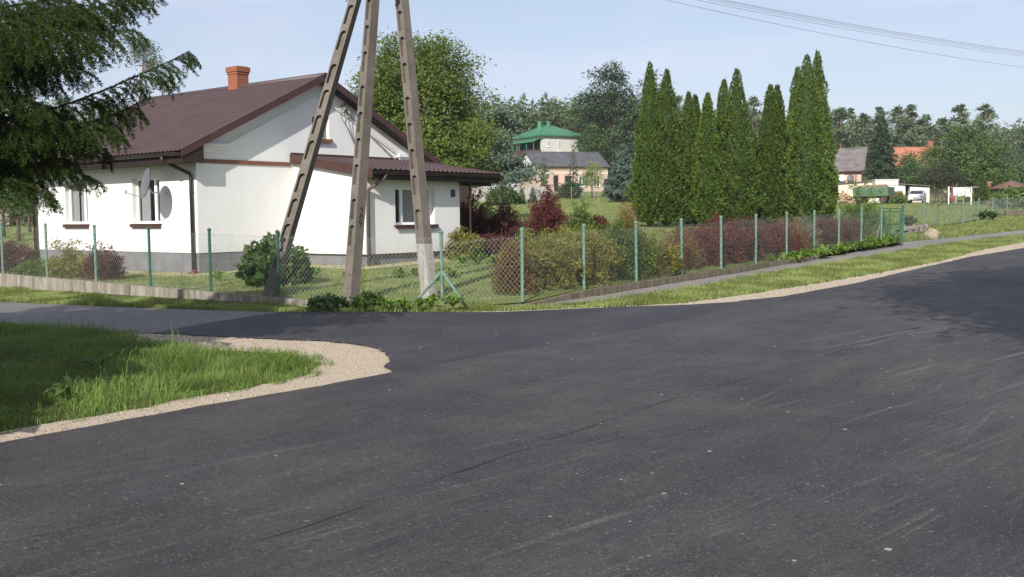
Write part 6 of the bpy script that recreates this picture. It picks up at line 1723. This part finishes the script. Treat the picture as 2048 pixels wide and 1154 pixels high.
# washing line with laundry
q = at(1920, 96); wlz = thing('washing_line', 'white T-shaped washing line posts on the far lawn', 'washing line', q)
m_cloth = M('white_laundry', (.74, .74, .76), .9, .05, 6)
pa, pb2, pc = at(1897, 93) - q, at(1942, 95) - q, at(1912, 101) - q
for p_ in (pa, pb2):
    mb = MB(); mb.tube([(p_.x, p_.y, 0), (p_.x, p_.y, 1.65)], .06, 8); mb.build('post', m_wpaint, wlz)
mb = MB(); mb.tube([(pb2.x - .55, pb2.y, 1.62), (pb2.x + .65, pb2.y, 1.62)], .03, 5); mb.tube([(pc.x - .5, pc.y, 1.75), (pc.x + .5, pc.y, 1.75)], .03, 5); mb.tube([(pc.x, pc.y, 0), (pc.x, pc.y, 1.75)], .05, 6); mb.build('crossbar', m_grey, wlz)
mb = MB()
for dx in (-.45, 0, .5): mb.tube([(pb2.x + dx, pb2.y, 1.63), (pc.x + dx * .9, pc.y, 1.76)], .008, 4)
mb.build('line', m_grey, wlz)
for k, (t, wd, hh, lab, mt) in enumerate(((.12, .75, .85, 'white sheet pegged nearest the post on the washing line', m_cloth), (.34, .70, .75, 'cream sheet hanging second from the post', M('cream_laundry', (.70, .66, .56), .9)), (.58, .62, .80, 'pale pink shirt hanging third from the post', M('pink_laundry', (.70, .60, .64), .9)), (.80, .5, .7, 'white shirt at the far end of the washing line', m_cloth))):
    b0 = at(1939 - 8 * k, 95 + .5 * k) - q; b1 = at(1930 - 8 * k, 95.3 + .5 * k) - q; mb = MB(); N_ = 8
    for i in range(N_ + 1):
        c = b0.lerp(b1, i / N_); x_ = .03 * math.sin(i * 1.6)
        mb.v += [(q.x + c.x, q.y + c.y, q.z + 1.62), (q.x + c.x + x_, q.y + c.y, q.z + 1.62 - hh * .5), (q.x + c.x - x_ + .06, q.y + c.y, q.z + 1.62 - hh * (1 + .06 * math.sin(i)))]
    for i in range(N_):
        for j in (0, 1): mb.f.append((i * 3 + j, i * 3 + 3 + j, i * 3 + 4 + j, i * 3 + 1 + j))
    n0 = len(mb.v); mb.v += [(x + .012, y + .012, z) for x, y, z in mb.v]; mb.f += [tuple(n0 + i for i in f[::-1]) for f in mb.f[:]]
    tag(mb.build('hanging_laundry', mt), lab, 'laundry', 'laundry on the washing line')
# red brick pillars, gazebo
for px, d, y0, w_, lab in ((1907, 109, 370, .42, 'red brick pillar behind the plum tree left of the laundry'), (1976, 101, 366, .42, 'red brick pillar between thuja column and gazebo')):
    q = at(px, d); h = zat(y0, d, px) - q.z; t = thing('brick_pillar', lab, 'pillar', q)
    mb = MB(); mb.box(-w_ / 2, w_ / 2, -w_ / 2, w_ / 2, -.3, h); 
    if px < 1950: mb.box(-w_ * 1.6, -w_ / 2 - .003, -w_ * .4, w_ * .4, -.3, h * .45)
    mb.build('shaft', m_redbrick, t)
    mb = MB(); mb.box(-w_ / 2 - .06, w_ / 2 + .06, -w_ / 2 - .06, w_ / 2 + .06, h + .003, h + .1); mb.build('cap', m_conc, t)
q = at(2022, 86); z1_ = zat(377, 86, 2022) - q.z; zt_ = zat(361, 86, 2022) - q.z
gz_ = thing('gazebo', 'garden gazebo with low brown shingle roof at the right picture edge', 'gazebo', q, R_(12))
mb = MB(); e = 1.75; c6 = [(e * math.cos(a), e * math.sin(a), z1_) for a in [math.pi / 6 + k * math.pi / 3 for k in range(6)]]
mb.add(c6 + [(0, 0, zt_)], [(k, (k + 1) % 6, 6) for k in range(6)] + [tuple(range(6))[::-1]]); mb.build('roof', M('brown_shingles', (.16, .085, .07), .8, .25, 1.2), gz_)
for k in range(6):
    a = math.pi / 6 + k * math.pi / 3; mb = MB(); mb.tube([(1.45 * math.cos(a), 1.45 * math.sin(a), -.1), (1.45 * math.cos(a), 1.45 * math.sin(a), z1_ + .02)], .06, 6); mb.build('post', m_woodd, gz_)
mb = MB()
for k in range(6):
    a0, a1 = math.pi / 6 + k * math.pi / 3, math.pi / 6 + (k + 1) * math.pi / 3
    if k in (1,): continue
    for z_ in (.75, .45): mb.tube([(1.45 * math.cos(a0), 1.45 * math.sin(a0), z_), (1.45 * math.cos(a1), 1.45 * math.sin(a1), z_)], .05, 5)
mb.build('railing', m_wpaint, gz_)
# concrete panel fence, wooden fence, wire fence in the distance
a, b = at(944, 97), at(1101, 99); d = b - a; ln = Vector((d.x, d.y, 0)).length
cfz = thing('concrete_fence', 'pale grey concrete panel fence across the far lawn', 'fence', a, math.atan2(d.y, d.x)); np_ = 4
m_cpan = stained('concrete_panels', (.33, .32, .30), (.42, .41, .385))
for k in range(np_ + 1):
    mb = MB(); x = ln * k / np_; z = d.z * k / np_; mb.box(x - .07, x + .07, -.09, .09, z - .3, z + 1.42); mb.build('post', m_cpan, cfz)
    if k < np_:
        mb = MB(); x1 = ln * (k + 1) / np_; nB = 14
        for r_ in range(2):
            for i in range(nB):
                q0, q1 = x + .08 + (x1 - x - .16) * i / nB, x + .08 + (x1 - x - .16) * (i + .88) / nB; zz = d.z * (k + (i + .5) / nB) / np_
                mb.box(q0, q1, -.04, .0, zz + .70 * r_ - .1, zz + .70 * r_ + .58)
            mb.box(x + .08, x1 - .08, -.02, .03, d.z * k / np_ + .7 * r_ - .12, d.z * k / np_ + .7 * r_ + .59 + .0)
        mb.build('panel', m_cpan, cfz)
a, b = at(900, 40), at(941, 41); d = b - a; wf = thing('wooden_fence', 'dark plank fence piece behind the right end of the white house', 'fence', a, math.atan2(d.y, d.x)); ln = Vector((d.x, d.y, 0)).length
mb = MB()
for k in range(9): mb.box(ln * k / 9, ln * (k + .9) / 9, -.02, .0, -.1, zat(374, 40, 925) - a.z + .02 * (k % 3))
mb.build('planks', m_woodd, wf)
mb = MB(); mb.box(ln - .1, ln, .003, .1, -.2, 1.95); mb.box(0, .1, .003, .1, -.2, 1.95); mb.build('post', M('grey_wood', (.20, .17, .14), .9, .3, 6), wf)
q = at(1143, 101); wf2 = thing('wire_fence', 'thin wire fence on slim posts before the outbuilding', 'fence', q)
prev = None; nt_ = MB()
for px in (1108, 1143, 1166, 1188, 1197, 1228):
    p_ = at(px, 101) - q; mb = MB(); mb.tube([(p_.x, p_.y, p_.z - .1), (p_.x, p_.y, p_.z + 1.25)], .035, 5); mb.build('post', m_conc, wf2)
    if prev is not None:
        for k in range(5): nt_.tube([(prev.x, prev.y, prev.z + .2 + k * .24), (p_.x, p_.y, p_.z + .2 + k * .24)], .006, 3, False)
    prev = p_
nt_.build('wire_mesh', m_grey, wf2)
for k, (px, py, r, lab) in enumerate(((205, 745, .20, 'broad dock weed at the edge of the spruce shade in the island grass'), (150, 805, .16, 'low dock weed near the front of the island grass'))):
    hosta(lab, tuple(G(px, py)), r, 400 + k, mf_grn, 9, 'weeds in the island grass', .27, 'dock_weed')

# ------------------------------------------------------------------ thin summer haze
hm = bpy.data.materials.new('haze'); hm.use_nodes = True
ht = hm.node_tree; ht.nodes.remove(ht.nodes['Principled BSDF'])
pv = ht.nodes.new("ShaderNodeVolumePrincipled")
pv.inputs['Color'].default_value = (.86, .90, .98, 1); pv.inputs['Density'].default_value = .0003; pv.inputs['Anisotropy'].default_value = .1
ht.links.new(pv.outputs[0], ht.nodes['Material Output'].inputs['Volume'])
hb_ = MB(); hb_.box(-760, 860, -180, 1560, -8, 60)
struct(hb_.build('haze', hm), 'thin pale summer haze softening the far trees', 'stuff')
